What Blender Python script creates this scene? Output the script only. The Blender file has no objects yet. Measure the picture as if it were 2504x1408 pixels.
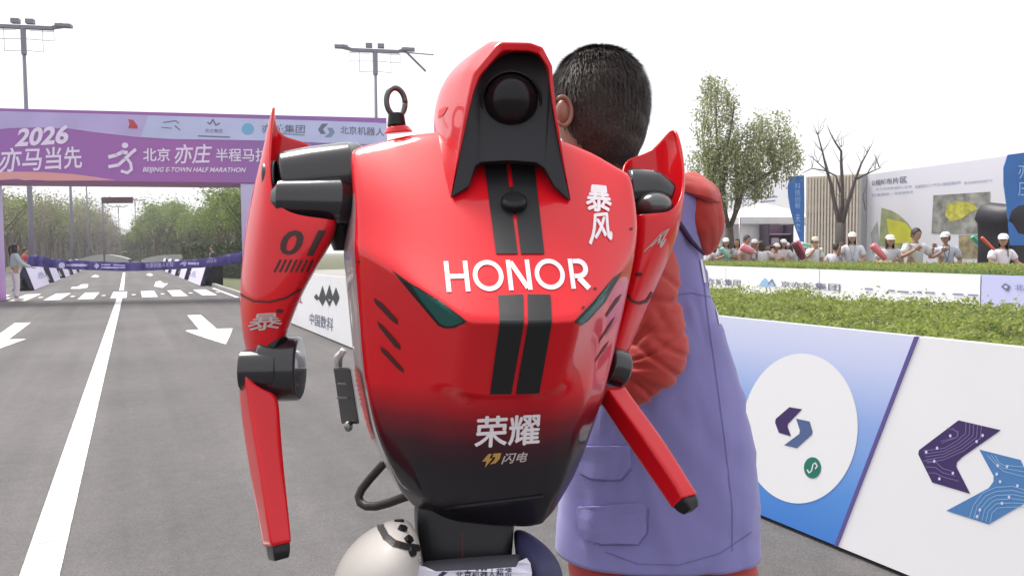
import bpy, bmesh, math, random
import numpy as np
from mathutils import Vector, Matrix, Quaternion, geometry
from mathutils.bvhtree import BVHTree
from mathutils import noise as mnoise

random.seed(7)
scene = bpy.context.scene
COL = scene.collection

# ------------------------------------------------------------------ camera
FPX = 1800.0                       # focal length in photograph pixels (2504 wide)
TH = math.atan((704 - 615.3) / FPX)
PSI = math.radians(27.8)
RHO = 0.007
CAM = Vector((0, 0, 1.35))
_f = Vector((math.sin(PSI) * math.cos(TH), math.cos(PSI) * math.cos(TH), -math.sin(TH)))
_r0 = Vector((math.cos(PSI), -math.sin(PSI), 0))
_u0 = _r0.cross(_f)
CR = _r0 * math.cos(RHO) - _u0 * math.sin(RHO)
CU = _u0 * math.cos(RHO) + _r0 * math.sin(RHO)
CF = _f
cam_data = bpy.data.cameras.new("camera")
cam = bpy.data.objects.new("camera", cam_data)
COL.objects.link(cam)
cam_data.sensor_width = 36
cam_data.lens = 36 * FPX / 2504
cam_data.clip_start = 0.05
cam_data.clip_end = 3000
m = Matrix((CR, CU, -CF)).transposed().to_4x4()
m.translation = CAM
cam.matrix_world = m
scene.camera = cam

# ------------------------------------------------------------------ sky, sun, exposure
world = bpy.data.worlds.new("World")
scene.world = world
world.use_nodes = True
nt = world.node_tree
nt.nodes.clear()
sky = nt.nodes.new("ShaderNodeTexSky")
sky.sky_type = 'NISHITA'
sky.sun_disc = False
SUN_EL, SUN_AZ = math.radians(62), math.radians(-18)     # azimuth measured from +Y towards +X
sky.sun_elevation = SUN_EL
sky.sun_rotation = SUN_AZ
sky.dust_density = 5.0
sky.air_density = 1.2
hs = nt.nodes.new("ShaderNodeHueSaturation")
hs.inputs['Saturation'].default_value = 0.25
mixw = nt.nodes.new("ShaderNodeMix")
mixw.data_type = 'RGBA'
mixw.inputs['Factor'].default_value = 0.8
mixw.inputs[7].default_value = (10.0, 10.0, 10.4, 1)      # thick even overcast veil
bg = nt.nodes.new("ShaderNodeBackground")
bg.inputs['Strength'].default_value = 0.085
wo = nt.nodes.new("ShaderNodeOutputWorld")
nt.links.new(sky.outputs[0], hs.inputs['Color'])
nt.links.new(hs.outputs[0], mixw.inputs[6])
nt.links.new(mixw.outputs[2], bg.inputs['Color'])
nt.links.new(bg.outputs[0], wo.inputs[0])
sun_data = bpy.data.lights.new("sun", 'SUN')
sun_data.energy = 2.8
sun_data.angle = math.radians(22)
sun_data.color = (1.0, 0.96, 0.9)
sun = bpy.data.objects.new("sun", sun_data)
COL.objects.link(sun)
sd = Vector((math.sin(SUN_AZ) * math.cos(SUN_EL), math.cos(SUN_AZ) * math.cos(SUN_EL), math.sin(SUN_EL)))
sun.rotation_euler = (-sd).to_track_quat('-Z', 'Y').to_euler()
scene.view_settings.view_transform = 'Standard'
scene.view_settings.look = 'None'
scene.view_settings.gamma = 1
scene.view_settings.use_curve_mapping = False
scene.view_settings.exposure = 0.72


# ------------------------------------------------------------------ geometry helpers
def P(x, y, d):
    return CAM + (CF + CR * ((x - 1252) / FPX) + CU * ((704 - y) / FPX)) * d


def ray(x, y):
    return (CF + CR * ((x - 1252) / FPX) + CU * ((704 - y) / FPX)).normalized()


def G(x, y, z=0.0):
    v = CF + CR * ((x - 1252) / FPX) + CU * ((704 - y) / FPX)
    return CAM + v * ((z - CAM.z) / v.z)


def wpos(o):
    v = Vector((0, 0, 0))
    while o is not None:
        v += o.location
        o = o.parent
    return v


def thing(name, label, cat, loc=(0, 0, 0), group=None):
    o = bpy.data.objects.new(name, None)
    COL.objects.link(o)
    o.location = loc
    o['label'] = label
    o['category'] = cat
    if group:
        o['group'] = group
    o.empty_display_size = 0.2
    return o


def tag(o, label, cat, group=None):
    o['label'] = label
    o['category'] = cat
    if group:
        o['group'] = group
    return o


def mk(name, verts, faces, mat, parent=None, smooth=False, mats=None, midx=None, label=None, kind=None):
    me = bpy.data.meshes.new(name)
    off = wpos(parent) if parent is not None else Vector((0, 0, 0))
    me.from_pydata([tuple(Vector(v) - off) for v in verts], [], faces)
    for mm in (mats or [mat]):
        me.materials.append(mm)
    if midx:
        me.polygons.foreach_set('material_index', midx)
    if smooth:
        me.polygons.foreach_set('use_smooth', [True] * len(me.polygons))
    me.update()
    o = bpy.data.objects.new(name, me)
    COL.objects.link(o)
    if parent is not None:
        o.parent = parent
    if label:
        o['label'] = label
    if kind:
        o['kind'] = kind
    return o


def bake(o):
    dg = bpy.context.evaluated_depsgraph_get()
    dg.update()
    me = bpy.data.meshes.new_from_object(o.evaluated_get(dg))
    o.modifiers.clear()
    o.data = me
    return o


def sub(o, lv=2, smooth=True):
    md = o.modifiers.new("s", 'SUBSURF')
    md.levels = lv
    md.render_levels = lv
    bake(o)
    if smooth:
        o.data.polygons.foreach_set('use_smooth', [True] * len(o.data.polygons))
    return o


def solid(o, t, offset=-1):
    md = o.modifiers.new("t", 'SOLIDIFY')
    md.thickness = t
    md.offset = offset
    return o


def bev(o, w, seg=2):
    md = o.modifiers.new("b", 'BEVEL')
    md.width = w
    md.segments = seg
    md.limit_method = 'ANGLE'
    md.angle_limit = math.radians(30)
    bake(o)
    o.data.polygons.foreach_set('use_smooth', [True] * len(o.data.polygons))
    md = o.modifiers.new("w", 'WEIGHTED_NORMAL')
    bake(o)
    return o


def crease(o, pairs):
    """pairs: {(i,j): value}"""
    me = o.data
    at = me.attributes.get('crease_edge') or me.attributes.new('crease_edge', 'FLOAT', 'EDGE')
    for e in me.edges:
        k = tuple(sorted(e.vertices))
        if k in pairs:
            at.data[e.index].value = pairs[k]


class MB:
    """collects simple solids into one mesh"""
    def __init__(s):
        s.v = []
        s.f = []

    def add(s, v, f):
        n = len(s.v)
        s.v += [Vector(a) for a in v]
        s.f += [tuple(i + n for i in a) for a in f]
        return s

    def box(s, c, size, rot=None):
        c = Vector(c)
        vs = []
        for x in (-.5, .5):
            for y in (-.5, .5):
                for z in (-.5, .5):
                    w = Vector((x * size[0], y * size[1], z * size[2]))
                    if rot is not None:
                        w = rot @ w
                    vs.append(c + w)
        return s.add(vs, [(0, 1, 3, 2), (4, 6, 7, 5), (0, 4, 5, 1), (2, 3, 7, 6), (0, 2, 6, 4), (1, 5, 7, 3)])

    def hexa(s, a):   # 8 corners: 4 bottom (ccw), 4 top
        return s.add(a, [(3, 2, 1, 0), (4, 5, 6, 7), (0, 1, 5, 4), (1, 2, 6, 5), (2, 3, 7, 6), (3, 0, 4, 7)])

    def tube(s, pts, rad, n=8, caps=True):
        pts = [Vector(p) for p in pts]
        if not hasattr(rad, '__len__'):
            rad = [rad] * len(pts)
        rings = []
        t0 = (pts[1] - pts[0]).normalized()
        a = t0.orthogonal().normalized()
        for i, p in enumerate(pts):
            if i == 0:
                t = t0
            elif i == len(pts) - 1:
                t = (pts[i] - pts[i - 1]).normalized()
            else:
                t = ((pts[i] - pts[i - 1]).normalized() + (pts[i + 1] - pts[i]).normalized())
                t = t.normalized() if t.length > 1e-6 else t0
            a = (a - t * a.dot(t))
            a = a.normalized() if a.length > 1e-6 else t.orthogonal().normalized()
            b = t.cross(a)
            rings.append([p + (a * math.cos(2 * math.pi * k / n) + b * math.sin(2 * math.pi * k / n)) * rad[i] for k in range(n)])
        vs = [v for r in rings for v in r]
        fs = []
        for i in range(len(rings) - 1):
            for k in range(n):
                fs.append((i * n + k, i * n + (k + 1) % n, (i + 1) * n + (k + 1) % n, (i + 1) * n + k))
        if caps:
            fs.append(tuple(range(n))[::-1])
            fs.append(tuple((len(rings) - 1) * n + k for k in range(n)))
        return s.add(vs, fs)

    def ell(s, c, r, rot=None, nu=12, nv=8):
        c = Vector(c)
        vs = []
        for j in range(1, nv):
            ph = math.pi * j / nv
            for i in range(nu):
                th = 2 * math.pi * i / nu
                vs.append(Vector((math.sin(ph) * math.cos(th) * r[0], math.sin(ph) * math.sin(th) * r[1], math.cos(ph) * r[2])))
        vs.append(Vector((0, 0, r[2])))
        vs.append(Vector((0, 0, -r[2])))
        fs = []
        for j in range(nv - 2):
            for i in range(nu):
                fs.append((j * nu + i, (j + 1) * nu + i, (j + 1) * nu + (i + 1) % nu, j * nu + (i + 1) % nu))
        T, B = len(vs) - 2, len(vs) - 1
        for i in range(nu):
            fs.append((T, i, (i + 1) % nu))
            fs.append((B, (nv - 2) * nu + (i + 1) % nu, (nv - 2) * nu + i))
        if rot is not None:
            vs = [rot @ v for v in vs]
        return s.add([c + v for v in vs], fs)

    def build(s, name, mat, parent=None, smooth=False, **k):
        return mk(name, s.v, s.f, mat, parent, smooth, **k)


def loft(rows, close=True, cap0=False, cap1=False):
    n = len(rows[0])
    v = [p for r in rows for p in r]
    f = []
    for i in range(len(rows) - 1):
        for k in range(n if close else n - 1):
            f.append((i * n + k, i * n + (k + 1) % n, (i + 1) * n + (k + 1) % n, (i + 1) * n + k))
    if cap0:
        f.append(tuple(range(n))[::-1])
    if cap1:
        f.append(tuple((len(rows) - 1) * n + k for k in range(n)))
    return v, f


def fix_normals(o):
    bm = bmesh.new()
    bm.from_mesh(o.data)
    bmesh.ops.recalc_face_normals(bm, faces=bm.faces)
    bm.to_mesh(o.data)
    bm.free()
    return o


# ------------------------------------------------------------------ flat print laid on surfaces
_bvh = {}


def bvh_of(o):
    if o.name not in _bvh:
        off = wpos(o)
        me = o.data
        _bvh[o.name] = BVHTree.FromPolygons([v.co + off for v in me.vertices], [tuple(p.vertices) for p in me.polygons])
    return _bvh[o.name]


def lay(name, v2, faces, targets, mat, parent, off=0.0012, maxlen=14, label=None, solidt=0):
    """lays a flat print (2D outline) on the surface of real objects"""
    bm = bmesh.new()
    vs = [bm.verts.new((a[0], a[1], 0)) for a in v2]
    for f in faces:
        try:
            bm.faces.new([vs[i] for i in f])
        except ValueError:
            pass
    bmesh.ops.triangulate(bm, faces=bm.faces)
    if maxlen:
        for _ in range(6):
            es = [e for e in bm.edges if e.calc_length() > maxlen]
            if not es:
                break
            bmesh.ops.subdivide_edges(bm, edges=es, cuts=1, use_grid_fill=False)
            bmesh.ops.triangulate(bm, faces=[f for f in bm.faces if len(f.verts) > 3])
    trees = [bvh_of(t) for t in targets]
    out = []
    bad = set()
    for i, v in enumerate(bm.verts):
        d = ray(v.co.x, v.co.y)
        best = None
        for t in trees:
            h = t.ray_cast(CAM, d)
            if h[0] is not None and (best is None or h[3] < best[3]):
                best = h
        if best is None:
            bad.add(i)
            out.append(Vector((0, 0, 0)))
            continue
        n = best[1]
        if n.dot(d) > 0:
            n = -n
        out.append(best[0] + n * off)
    bm.verts.index_update()
    fs = [tuple(v.index for v in f.verts) for f in bm.faces if not any(v.index in bad for v in f.verts)]
    # drop faces that jump across a depth gap
    fs = [f for f in fs if max((out[f[a]] - out[f[b]]).length for a, b in ((0, 1), (1, 2), (2, 0))) <
          max(.08, 8 * (CAM - out[f[0]]).length * maxlen / FPX if maxlen else 9e9)]
    bm.free()
    used = sorted({i for f in fs for i in f})
    mp = {u: k for k, u in enumerate(used)}
    if not used:
        return None
    return mk(name, [out[u] for u in used], [tuple(mp[i] for i in f) for f in fs], mat, parent, smooth=False, label=label)


def poly2(pts):
    tri = geometry.tessellate_polygon([[Vector((p[0], p[1], 0)) for p in pts]])
    return list(pts), [tuple(t) for t in tri]


def ellipse2(cx, cy, rx, ry, n=40, rot=0):
    c, s = math.cos(rot), math.sin(rot)
    return [(cx + rx * math.cos(a) * c - ry * math.sin(a) * s, cy + rx * math.cos(a) * s + ry * math.sin(a) * c)
            for a in [2 * math.pi * i / n for i in range(n)]]


def stroke2(pts, w):
    v, f = [], []
    for i in range(len(pts) - 1):
        a, b = Vector(pts[i]), Vector(pts[i + 1])
        t = (b - a)
        if t.length < 1e-6:
            continue
        t.normalize()
        nn = Vector((-t.y, t.x)) * w / 2
        a2, b2 = a - t * w * .3, b + t * w * .3
        k = len(v)
        v += [a2 + nn, b2 + nn, b2 - nn, a2 - nn]
        f.append((k, k + 1, k + 2, k + 3))
    return [(p[0], p[1]) for p in v], f


def join2(parts):
    v, f = [], []
    for a, b in parts:
        n = len(v)
        v += list(a)
        f += [tuple(i + n for i in q) for q in b]
    return v, f


_tcache = {}


def text2(s, bold=0.0, res=3):
    k = (s, bold, res)
    if k not in _tcache:
        cu = bpy.data.curves.new("t", 'FONT')
        cu.body = s
        cu.offset = bold
        cu.resolution_u = res
        o = bpy.data.objects.new("t", cu)
        COL.objects.link(o)
        me = o.to_mesh()
        vs = np.array([(v.co.x, v.co.y) for v in me.vertices])
        fs = [tuple(p.vertices) for p in me.polygons]
        o.to_mesh_clear()
        bpy.data.objects.remove(o)
        bpy.data.curves.remove(cu)
        lo, hi = vs.min(0), vs.max(0)
        vs = (vs - lo) / (hi - lo)
        _tcache[k] = (vs, fs)
    return _tcache[k]


def homog(quad):
    """unit square (0,0)=bottom-left .. to quad TL,TR,BR,BL"""
    src = [(0, 1), (1, 1), (1, 0), (0, 0)]
    A, B = [], []
    for (x, y), (X, Y) in zip(src, quad):
        A.append([x, y, 1, 0, 0, 0, -x * X, -y * X]); B.append(X)
        A.append([0, 0, 0, x, y, 1, -x * Y, -y * Y]); B.append(Y)
    h = np.linalg.solve(np.array(A, float), np.array(B, float))
    return lambda x, y: ((h[0] * x + h[1] * y + h[2]) / (h[6] * x + h[7] * y + 1), (h[3] * x + h[4] * y + h[5]) / (h[6] * x + h[7] * y + 1))


def text_on(s, quad, targets, mat, parent, bold=0.02, name='lettering', off=0.0012, maxlen=14, res=3, fat=0):
    if fat:
        for k, (dx, dy) in enumerate(((-1, 0), (1, 0), (0, 1), (0, -1))):
            text_on(s, [(x + dx * fat, y + dy * fat) for x, y in quad], targets, mat, parent, 0, name, off + .00018 * k, maxlen, res)
        return
    vs, fs = text2(s, bold, res)
    H = homog(quad)
    return lay(name, [H(a, b) for a, b in vs], fs, targets, mat, parent, off, maxlen)


def poly_on(pts, targets, mat, parent, name='print', off=0.0012, maxlen=14):
    return lay(name, *poly2(pts), targets, mat, parent, off, maxlen)


def tq(x0, y0, x1, y1, dy=0.0, shear=0.0):
    """text quad with right side lowered by dy and top sheared by shear"""
    return [(x0 + shear, y0), (x1 + shear, y0 + dy), (x1, y1 + dy), (x0, y1)]


# ------------------------------------------------------------------ materials
def mat(name, col, rough=.5, metal=0, coat=0, coat_r=.05, bump=0, bscale=40, var=0, vscale=6, trans=0, sheen=0, emit=None, spec=.5):
    mt = bpy.data.materials.new(name)
    mt.use_nodes = True
    n = mt.node_tree.nodes
    L = mt.node_tree.links
    b = n['Principled BSDF']
    b.inputs['Base Color'].default_value = (*col, 1)
    b.inputs['Roughness'].default_value = rough
    b.inputs['Metallic'].default_value = metal
    b.inputs['Specular IOR Level'].default_value = spec
    b.inputs['Coat Weight'].default_value = coat
    b.inputs['Coat Roughness'].default_value = coat_r
    if sheen:
        b.inputs['Sheen Weight'].default_value = sheen
    tc = n.new('ShaderNodeTexCoord')
    if var:
        no = n.new('ShaderNodeTexNoise')
        no.inputs['Scale'].default_value = vscale
        no.inputs['Detail'].default_value = 5
        L.new(tc.outputs['Object'], no.inputs['Vector'])
        mr = n.new('ShaderNodeMapRange')
        mr.inputs['To Min'].default_value = 1 - var
        mr.inputs['To Max'].default_value = 1 + var
        mr.inputs['From Min'].default_value = .3
        mr.inputs['From Max'].default_value = .7
        L.new(no.outputs[0], mr.inputs[0])
        hv = n.new('ShaderNodeHueSaturation')
        hv.inputs['Color'].default_value = (*col, 1)
        L.new(mr.outputs[0], hv.inputs['Value'])
        L.new(hv.outputs[0], b.inputs['Base Color'])
    if bump:
        nb = n.new('ShaderNodeTexNoise')
        nb.inputs['Scale'].default_value = bscale
        nb.inputs['Detail'].default_value = 6
        L.new(tc.outputs['Object'], nb.inputs['Vector'])
        bp = n.new('ShaderNodeBump')
        bp.inputs['Strength'].default_value = bump
        bp.inputs['Distance'].default_value = .01
        L.new(nb.outputs[0], bp.inputs['Height'])
        L.new(bp.outputs[0], b.inputs['Normal'])
    return mt


def leafmat(name, cols, trans=.35):
    mt = bpy.data.materials.new(name)
    mt.use_nodes = True
    n = mt.node_tree.nodes
    L = mt.node_tree.links
    b = n['Principled BSDF']
    b.inputs['Roughness'].default_value = .6
    b.inputs['Specular IOR Level'].default_value = .3
    g = n.new('ShaderNodeNewGeometry')
    r = n.new('ShaderNodeValToRGB')
    els = r.color_ramp.elements
    while len(els) < len(cols):
        els.new(.5)
    for i, c in enumerate(cols):
        els[i].position = i / (len(cols) - 1)
        els[i].color = (*c, 1)
    L.new(g.outputs['Random Per Island'], r.inputs[0])
    L.new(r.outputs[0], b.inputs['Base Color'])
    t = n.new('ShaderNodeBsdfTranslucent')
    L.new(r.outputs[0], t.inputs['Color'])
    mx = n.new('ShaderNodeMixShader')
    mx.inputs[0].default_value = trans
    L.new(b.outputs[0], mx.inputs[1])
    L.new(t.outputs[0], mx.inputs[2])
    L.new(mx.outputs[0], n['Material Output'].inputs[0])
    return mt


def gradmat(name, stops, axis, lo, hi, rough=.4, coat=0, noise=0.0, spec=.5):
    """colour ramp along an object-space direction (printed or sprayed gradients)"""
    mt = mat(name, (1, 1, 1), rough, coat=coat, spec=spec)
    n = mt.node_tree.nodes
    L = mt.node_tree.links
    tc = n.new('ShaderNodeTexCoord')
    vm = n.new('ShaderNodeVectorMath')
    vm.operation = 'DOT_PRODUCT'
    vm.inputs[1].default_value = axis
    L.new(tc.outputs['Object'], vm.inputs[0])
    src = vm.outputs['Value']
    if noise:
        no = n.new('ShaderNodeTexNoise')
        no.inputs['Scale'].default_value = 6
        L.new(tc.outputs['Object'], no.inputs['Vector'])
        ma = n.new('ShaderNodeMath')
        ma.operation = 'MULTIPLY_ADD'
        ma.inputs[1].default_value = noise
        L.new(no.outputs[0], ma.inputs[0])
        L.new(src, ma.inputs[2])
        src = ma.outputs[0]
    mr = n.new('ShaderNodeMapRange')
    mr.inputs['From Min'].default_value = lo
    mr.inputs['From Max'].default_value = hi
    L.new(src, mr.inputs[0])
    r = n.new('ShaderNodeValToRGB')
    els = r.color_ramp.elements
    while len(els) < len(stops):
        els.new(.5)
    for i, (p, c) in enumerate(stops):
        els[i].position = p
        els[i].color = (*c, 1)
    L.new(mr.outputs[0], r.inputs[0])
    L.new(r.outputs[0], n['Principled BSDF'].inputs['Base Color'])
    return mt


RED = (.62, .004, .012)
M = dict(
    red=mat('red_paint', RED, .33, coat=.6, coat_r=.04, spec=.15),
    red_in=mat('red_inner', (.72, .006, .01), .45),
    redtorso=gradmat('red_to_black_paint', [(0, (.010, .008, .012)), (.3, (.035, .005, .012)), (.6, (.17, .004, .012)), (1, RED)], (0, 0, 1), 1.045, 1.165, .33, coat=.65, noise=.03, spec=.12),
    black=mat('black_plastic', (.009, .009, .011), .35, spec=.3),
    blackgloss=mat('black_gloss', (.014, .014, .018), .22, coat=.6, spec=.4),
    darkgrey=mat('dark_grey_panel', (.022, .022, .027), .5, spec=.3),
    stripe=mat('stripe_vinyl', (.014, .014, .016), .42, spec=.35),
    lens=mat('lens', (.008, .007, .009), .22, spec=.25),
    eyeglass=mat('green_glass', (.003, .085, .075), .25, spec=.3),
    steel=mat('steel', (.3, .3, .31), .35, metal=1),
    whitep=mat('white_vinyl', (.8, .74, .78), .45),
    palep=mat('faded_vinyl', (.5, .42, .42), .5),
    gold=mat('gold_vinyl', (.45, .25, .06), .4),
    blackv=mat('black_vinyl', (.035, .006, .008), .5),
    seam=mat('seam', (.06, .004, .006), .6),
    sidegrey=mat('side_shell', (.32, .2, .22), .35, coat=.5, bump=.3, bscale=120, var=.15),
    palegrey=mat('pale_shell', (.42, .4, .4), .4, coat=.4),
    cream=mat('cream_shell', (.50, .47, .44), .6, coat=.1, var=.05),
    navy=mat('navy_shell', (.035, .035, .10), .6),
    paper=mat('paper', (.75, .74, .86), .6, bump=.1, bscale=30),
    hose=mat('hose', (.015, .012, .012), .45),
    silver=mat('silver_cap', (.75, .75, .76), .25, metal=.6),
)

# ================================================================== ROBOT
rb = G(1230, 1408)
_rp = P(1215, 1300, 1.2)
robot = thing('humanoid_robot', 'red and black humanoid robot with HONOR across its chest and a black round face',
              'robot', (_rp.x, _rp.y, 0))


def cage(name, rows, mat_, parent, lv=2, creases=None, close=True, cap0=True, cap1=True):
    v, f = loft(rows, close, cap0, cap1)
    o = mk(name, v, f, mat_, parent, True)
    fix_normals(o)
    if creases:
        crease(o, creases(len(rows[0]), len(rows)))
    sub(o, lv)
    return o


# torso rows: columns = side rear, side/front edge, mid left, block left, centre, block right, mid right, right edge, right rear, 3 back
TR = [
    # top rim
    [(868, 340, 1.36), (868, 352, 1.25), (960, 316, 1.26), (1110, 298, 1.28), (1240, 296, 1.29), (1370, 318, 1.27), (1470, 365, 1.25), (1532, 415, 1.24), (1520, 408, 1.34), (1420, 360, 1.40), (1240, 320, 1.42), (1000, 320, 1.41)],
    [(856, 372, 1.37), (852, 376, 1.23), (962, 350, 1.23), (1112, 340, 1.235), (1245, 340, 1.24), (1375, 355, 1.23), (1474, 395, 1.225), (1545, 432, 1.225), (1535, 430, 1.36), (1430, 400, 1.45), (1245, 380, 1.46), (1010, 380, 1.45)],
    [(856, 480, 1.37), (868, 480, 1.17), (980, 470, 1.15), (1120, 470, 1.14), (1255, 470, 1.14), (1385, 475, 1.145), (1480, 490, 1.16), (1557, 510, 1.19), (1548, 510, 1.36), (1440, 500, 1.46), (1250, 490, 1.47), (1010, 490, 1.46)],
    [(822, 556, 1.37), (868, 552, 1.145), (970, 585, 1.095), (1128, 640, 1.045), (1268, 645, 1.04), (1402, 638, 1.045), (1492, 615, 1.095), (1561, 560, 1.17), (1550, 560, 1.36), (1440, 580, 1.46), (1250, 580, 1.47), (1010, 580, 1.46)],
    # brow crease
    [(808, 612, 1.36), (866, 598, 1.13), (960, 662, 1.055), (1140, 788, .965), (1286, 792, .955), (1412, 784, .965), (1497, 696, 1.05), (1555, 606, 1.15), (1545, 615, 1.36), (1440, 640, 1.45), (1250, 650, 1.46), (1010, 650, 1.45)],
    [(812, 650, 1.36), (868, 640, 1.128), (957, 692, 1.07), (1136, 816, .978), (1286, 820, .966), (1412, 810, .978), (1498, 728, 1.062), (1550, 645, 1.152), (1540, 655, 1.36), (1440, 680, 1.45), (1250, 690, 1.46), (1010, 690, 1.45)],
    [(836, 845, 1.36), (884, 850, 1.138), (975, 880, 1.10), (1118, 930, 1.028), (1250, 938, 1.02), (1374, 928, 1.028), (1450, 890, 1.095), (1506, 850, 1.17), (1490, 850, 1.36), (1420, 860, 1.44), (1240, 870, 1.45), (1010, 870, 1.44)],
    [(843, 905, 1.36), (890, 905, 1.140), (982, 930, 1.105), (1112, 962, 1.038), (1243, 968, 1.03), (1366, 958, 1.04), (1442, 935, 1.10), (1492, 905, 1.17), (1478, 905, 1.36), (1410, 910, 1.43), (1240, 920, 1.44), (1020, 920, 1.43)],
    [(848, 935, 1.36), (893, 935, 1.142), (988, 965, 1.108), (1116, 982, 1.056), (1242, 988, 1.050), (1362, 978, 1.057), (1437, 962, 1.102), (1485, 935, 1.17), (1470, 935, 1.35), (1400, 940, 1.42), (1240, 950, 1.43), (1020, 950, 1.42)],
    [(886, 1070, 1.34), (918, 1070, 1.150), (1012, 1100, 1.115), (1128, 1115, 1.088), (1235, 1118, 1.082), (1343, 1108, 1.09), (1405, 1090, 1.12), (1447, 1062, 1.17), (1432, 1062, 1.33), (1370, 1070, 1.40), (1230, 1080, 1.41), (1030, 1080, 1.40)],
    [(962, 1190, 1.30), (975, 1190, 1.16), (1040, 1225, 1.112), (1100, 1242, 1.085), (1215, 1232, 1.08), (1324, 1212, 1.09), (1370, 1196, 1.11), (1404, 1165, 1.16), (1390, 1168, 1.30), (1340, 1180, 1.35), (1220, 1190, 1.36), (1060, 1190, 1.35)],
    [(1000, 1238, 1.27), (1008, 1240, 1.175), (1052, 1262, 1.145), (1110, 1276, 1.125), (1212, 1286, 1.118), (1292, 1290, 1.118), (1328, 1284, 1.128), (1352, 1255, 1.16), (1335, 1240, 1.26), (1300, 1230, 1.30), (1200, 1240, 1.31), (1080, 1235, 1.30)],
]
rows = [[P(*q) for q in r] for r in TR]


def torso_creases(n, nr):
    d = {}

    def e(r0, c0, r1, c1, w):
        d[tuple(sorted((r0 * n + c0 % n, r1 * n + c1 % n)))] = w
    for c in range(2, 6):
        e(4, c, 4, c + 1, .9)
    e(4, 1, 4, 2, .3)
    e(4, 6, 4, 7, .3)
    for c in (3, 4):
        e(7, c, 7, c + 1, .6)
    for r in range(4, 7):
        e(r, 3, r + 1, 3, .7)
        e(r, 5, r + 1, 5, .7)
    for r in range(5, 10):
        e(r, 2, r + 1, 2, .45)
        e(r, 6, r + 1, 6, .45)
    for r in range(0, nr - 1):
        e(r, 1, r + 1, 1, .85)
        e(r, 7, r + 1, 7, .7)
    for c in range(1, 7):
        e(10, c, 10, c + 1, .5)
        e(11, c, 11, c + 1, .7)
    return d


# wait for side shell: separate material on the left side strip (between column 0 and 1) and the back
torso = mk('torso_shell', *loft(rows, True, True, True), None, robot, True, mats=[M['redtorso'], M['sidegrey'], M['palegrey']])
n = 12
for p in torso.data.polygons:
    i = p.index
    r, k = divmod(i, n)
    if i < (len(rows) - 1) * n:
        if k in (0, 11, 10, 9) and 2 <= r:
            p.material_index = 1 if r < 8 else 2
fix_normals(torso)
crease(torso, torso_creases(n, len(rows)))
sub(torso, 3)

T = [torso]
# racing stripes
for q in ([(1183, 393), (1237, 393), (1266, 622), (1213, 622)], [(1247, 393), (1306, 396), (1331, 622), (1274, 622)],
          [(1218, 724), (1279, 721), (1281, 790), (1250, 962), (1198, 962), (1222, 790)],
          [(1290, 721), (1346, 722), (1349, 788), (1318, 960), (1261, 962), (1291, 790)]):
    poly_on(q, T, M['stripe'], robot, 'racing_stripe', .0016, 6)
# HONOR
quad = [(1084, 640), (1437, 633), (1447, 706), (1092, 715)]


def letters_honor():
    H = homog(quad)
    wd = .034
    parts = []

    def st(pts, w=.115):
        v, f = stroke2([(x, y) for x, y in pts], 1)
        return pts
    # glyph strokes in unit height, x in heights
    glyphs = []
    sw = .15

    def S(pts, wx=sw):
        vs, fs = [], []
        for i in range(len(pts) - 1):
            a, b = Vector(pts[i]), Vector(pts[i + 1])
            t = (b - a).normalized()
            nn = Vector((-t.y, t.x)) * wx / 2
            k = len(vs)
            vs += [a + nn, b + nn, b - nn, a - nn]
            fs.append((k, k + 1, k + 2, k + 3))
        glyphs.append(([(p[0], p[1]) for p in vs], fs))

    def ring(cx, cy, r, w, a0=0, a1=2 * math.pi, nseg=36):
        vs, fs = [], []
        for i in range(nseg + 1):
            a = a0 + (a1 - a0) * i / nseg
            for rr in (r - w / 2, r + w / 2):
                vs.append((cx + rr * math.cos(a), cy + rr * math.sin(a)))
        for i in range(nseg):
            fs.append((2 * i, 2 * i + 1, 2 * i + 3, 2 * i + 2))
        glyphs.append((vs, fs))
    S([(.09, 0), (.09, 1)]); S([(.72, 0), (.72, 1)]); S([(.175, .5), (.635, .5)])
    ring(1.44, .5, .435, .15)
    S([(2.16, 0), (2.16, 1)]); S([(2.80, 0), (2.80, 1)]); S([(2.235, .93), (2.725, .07)], .16)
    ring(3.52, .5, .435, .15)
    S([(4.27, 0), (4.27, 1)]); S([(4.355, .915), (4.52, .915)]); S([(4.355, .42), (4.52, .42)])
    ring(4.52, .668, .248, .17, -math.pi / 2, math.pi / 2, 16)
    S([(4.50, .36), (4.80, 0)], .19)
    v, f = join2(glyphs)
    tot = 4.90
    return [H(a / tot, b) for a, b in v], f


lay('lettering', *letters_honor(), T, M['whitep'], robot, .0012, 9)
text_on('暴', [(1440, 454), (1487, 458), (1497, 520), (1430, 516)], T, M['whitep'], robot, 0, maxlen=8, fat=1.6)
text_on('风', [(1447, 526), (1490, 522), (1496, 588), (1440, 600)], T, M['whitep'], robot, 0, maxlen=8, fat=1.6)
text_on('荣耀', [(1167, 1018), (1322, 1010), (1317, 1083), (1161, 1093)], T, M['whitep'], robot, 0, maxlen=8, fat=1.6)
poly_on([(1195, 1108), (1203, 1108), (1197, 1119), (1205, 1119), (1186, 1142), (1190, 1126), (1179, 1127)], T, M['gold'], robot, 'bolt_emblem', .0012, 6)
poly_on([(1207, 1107), (1226, 1106), (1222, 1120), (1212, 1131), (1198, 1134), (1208, 1124), (1212, 1116), (1204, 1116)], T, M['gold'], robot, 'bolt_emblem', .0012, 6)
text_on('闪电', [(1236, 1107), (1294, 1103), (1285, 1127), (1226, 1133)], T, M['palep'], robot, 0, maxlen=6, fat=.5)
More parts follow.
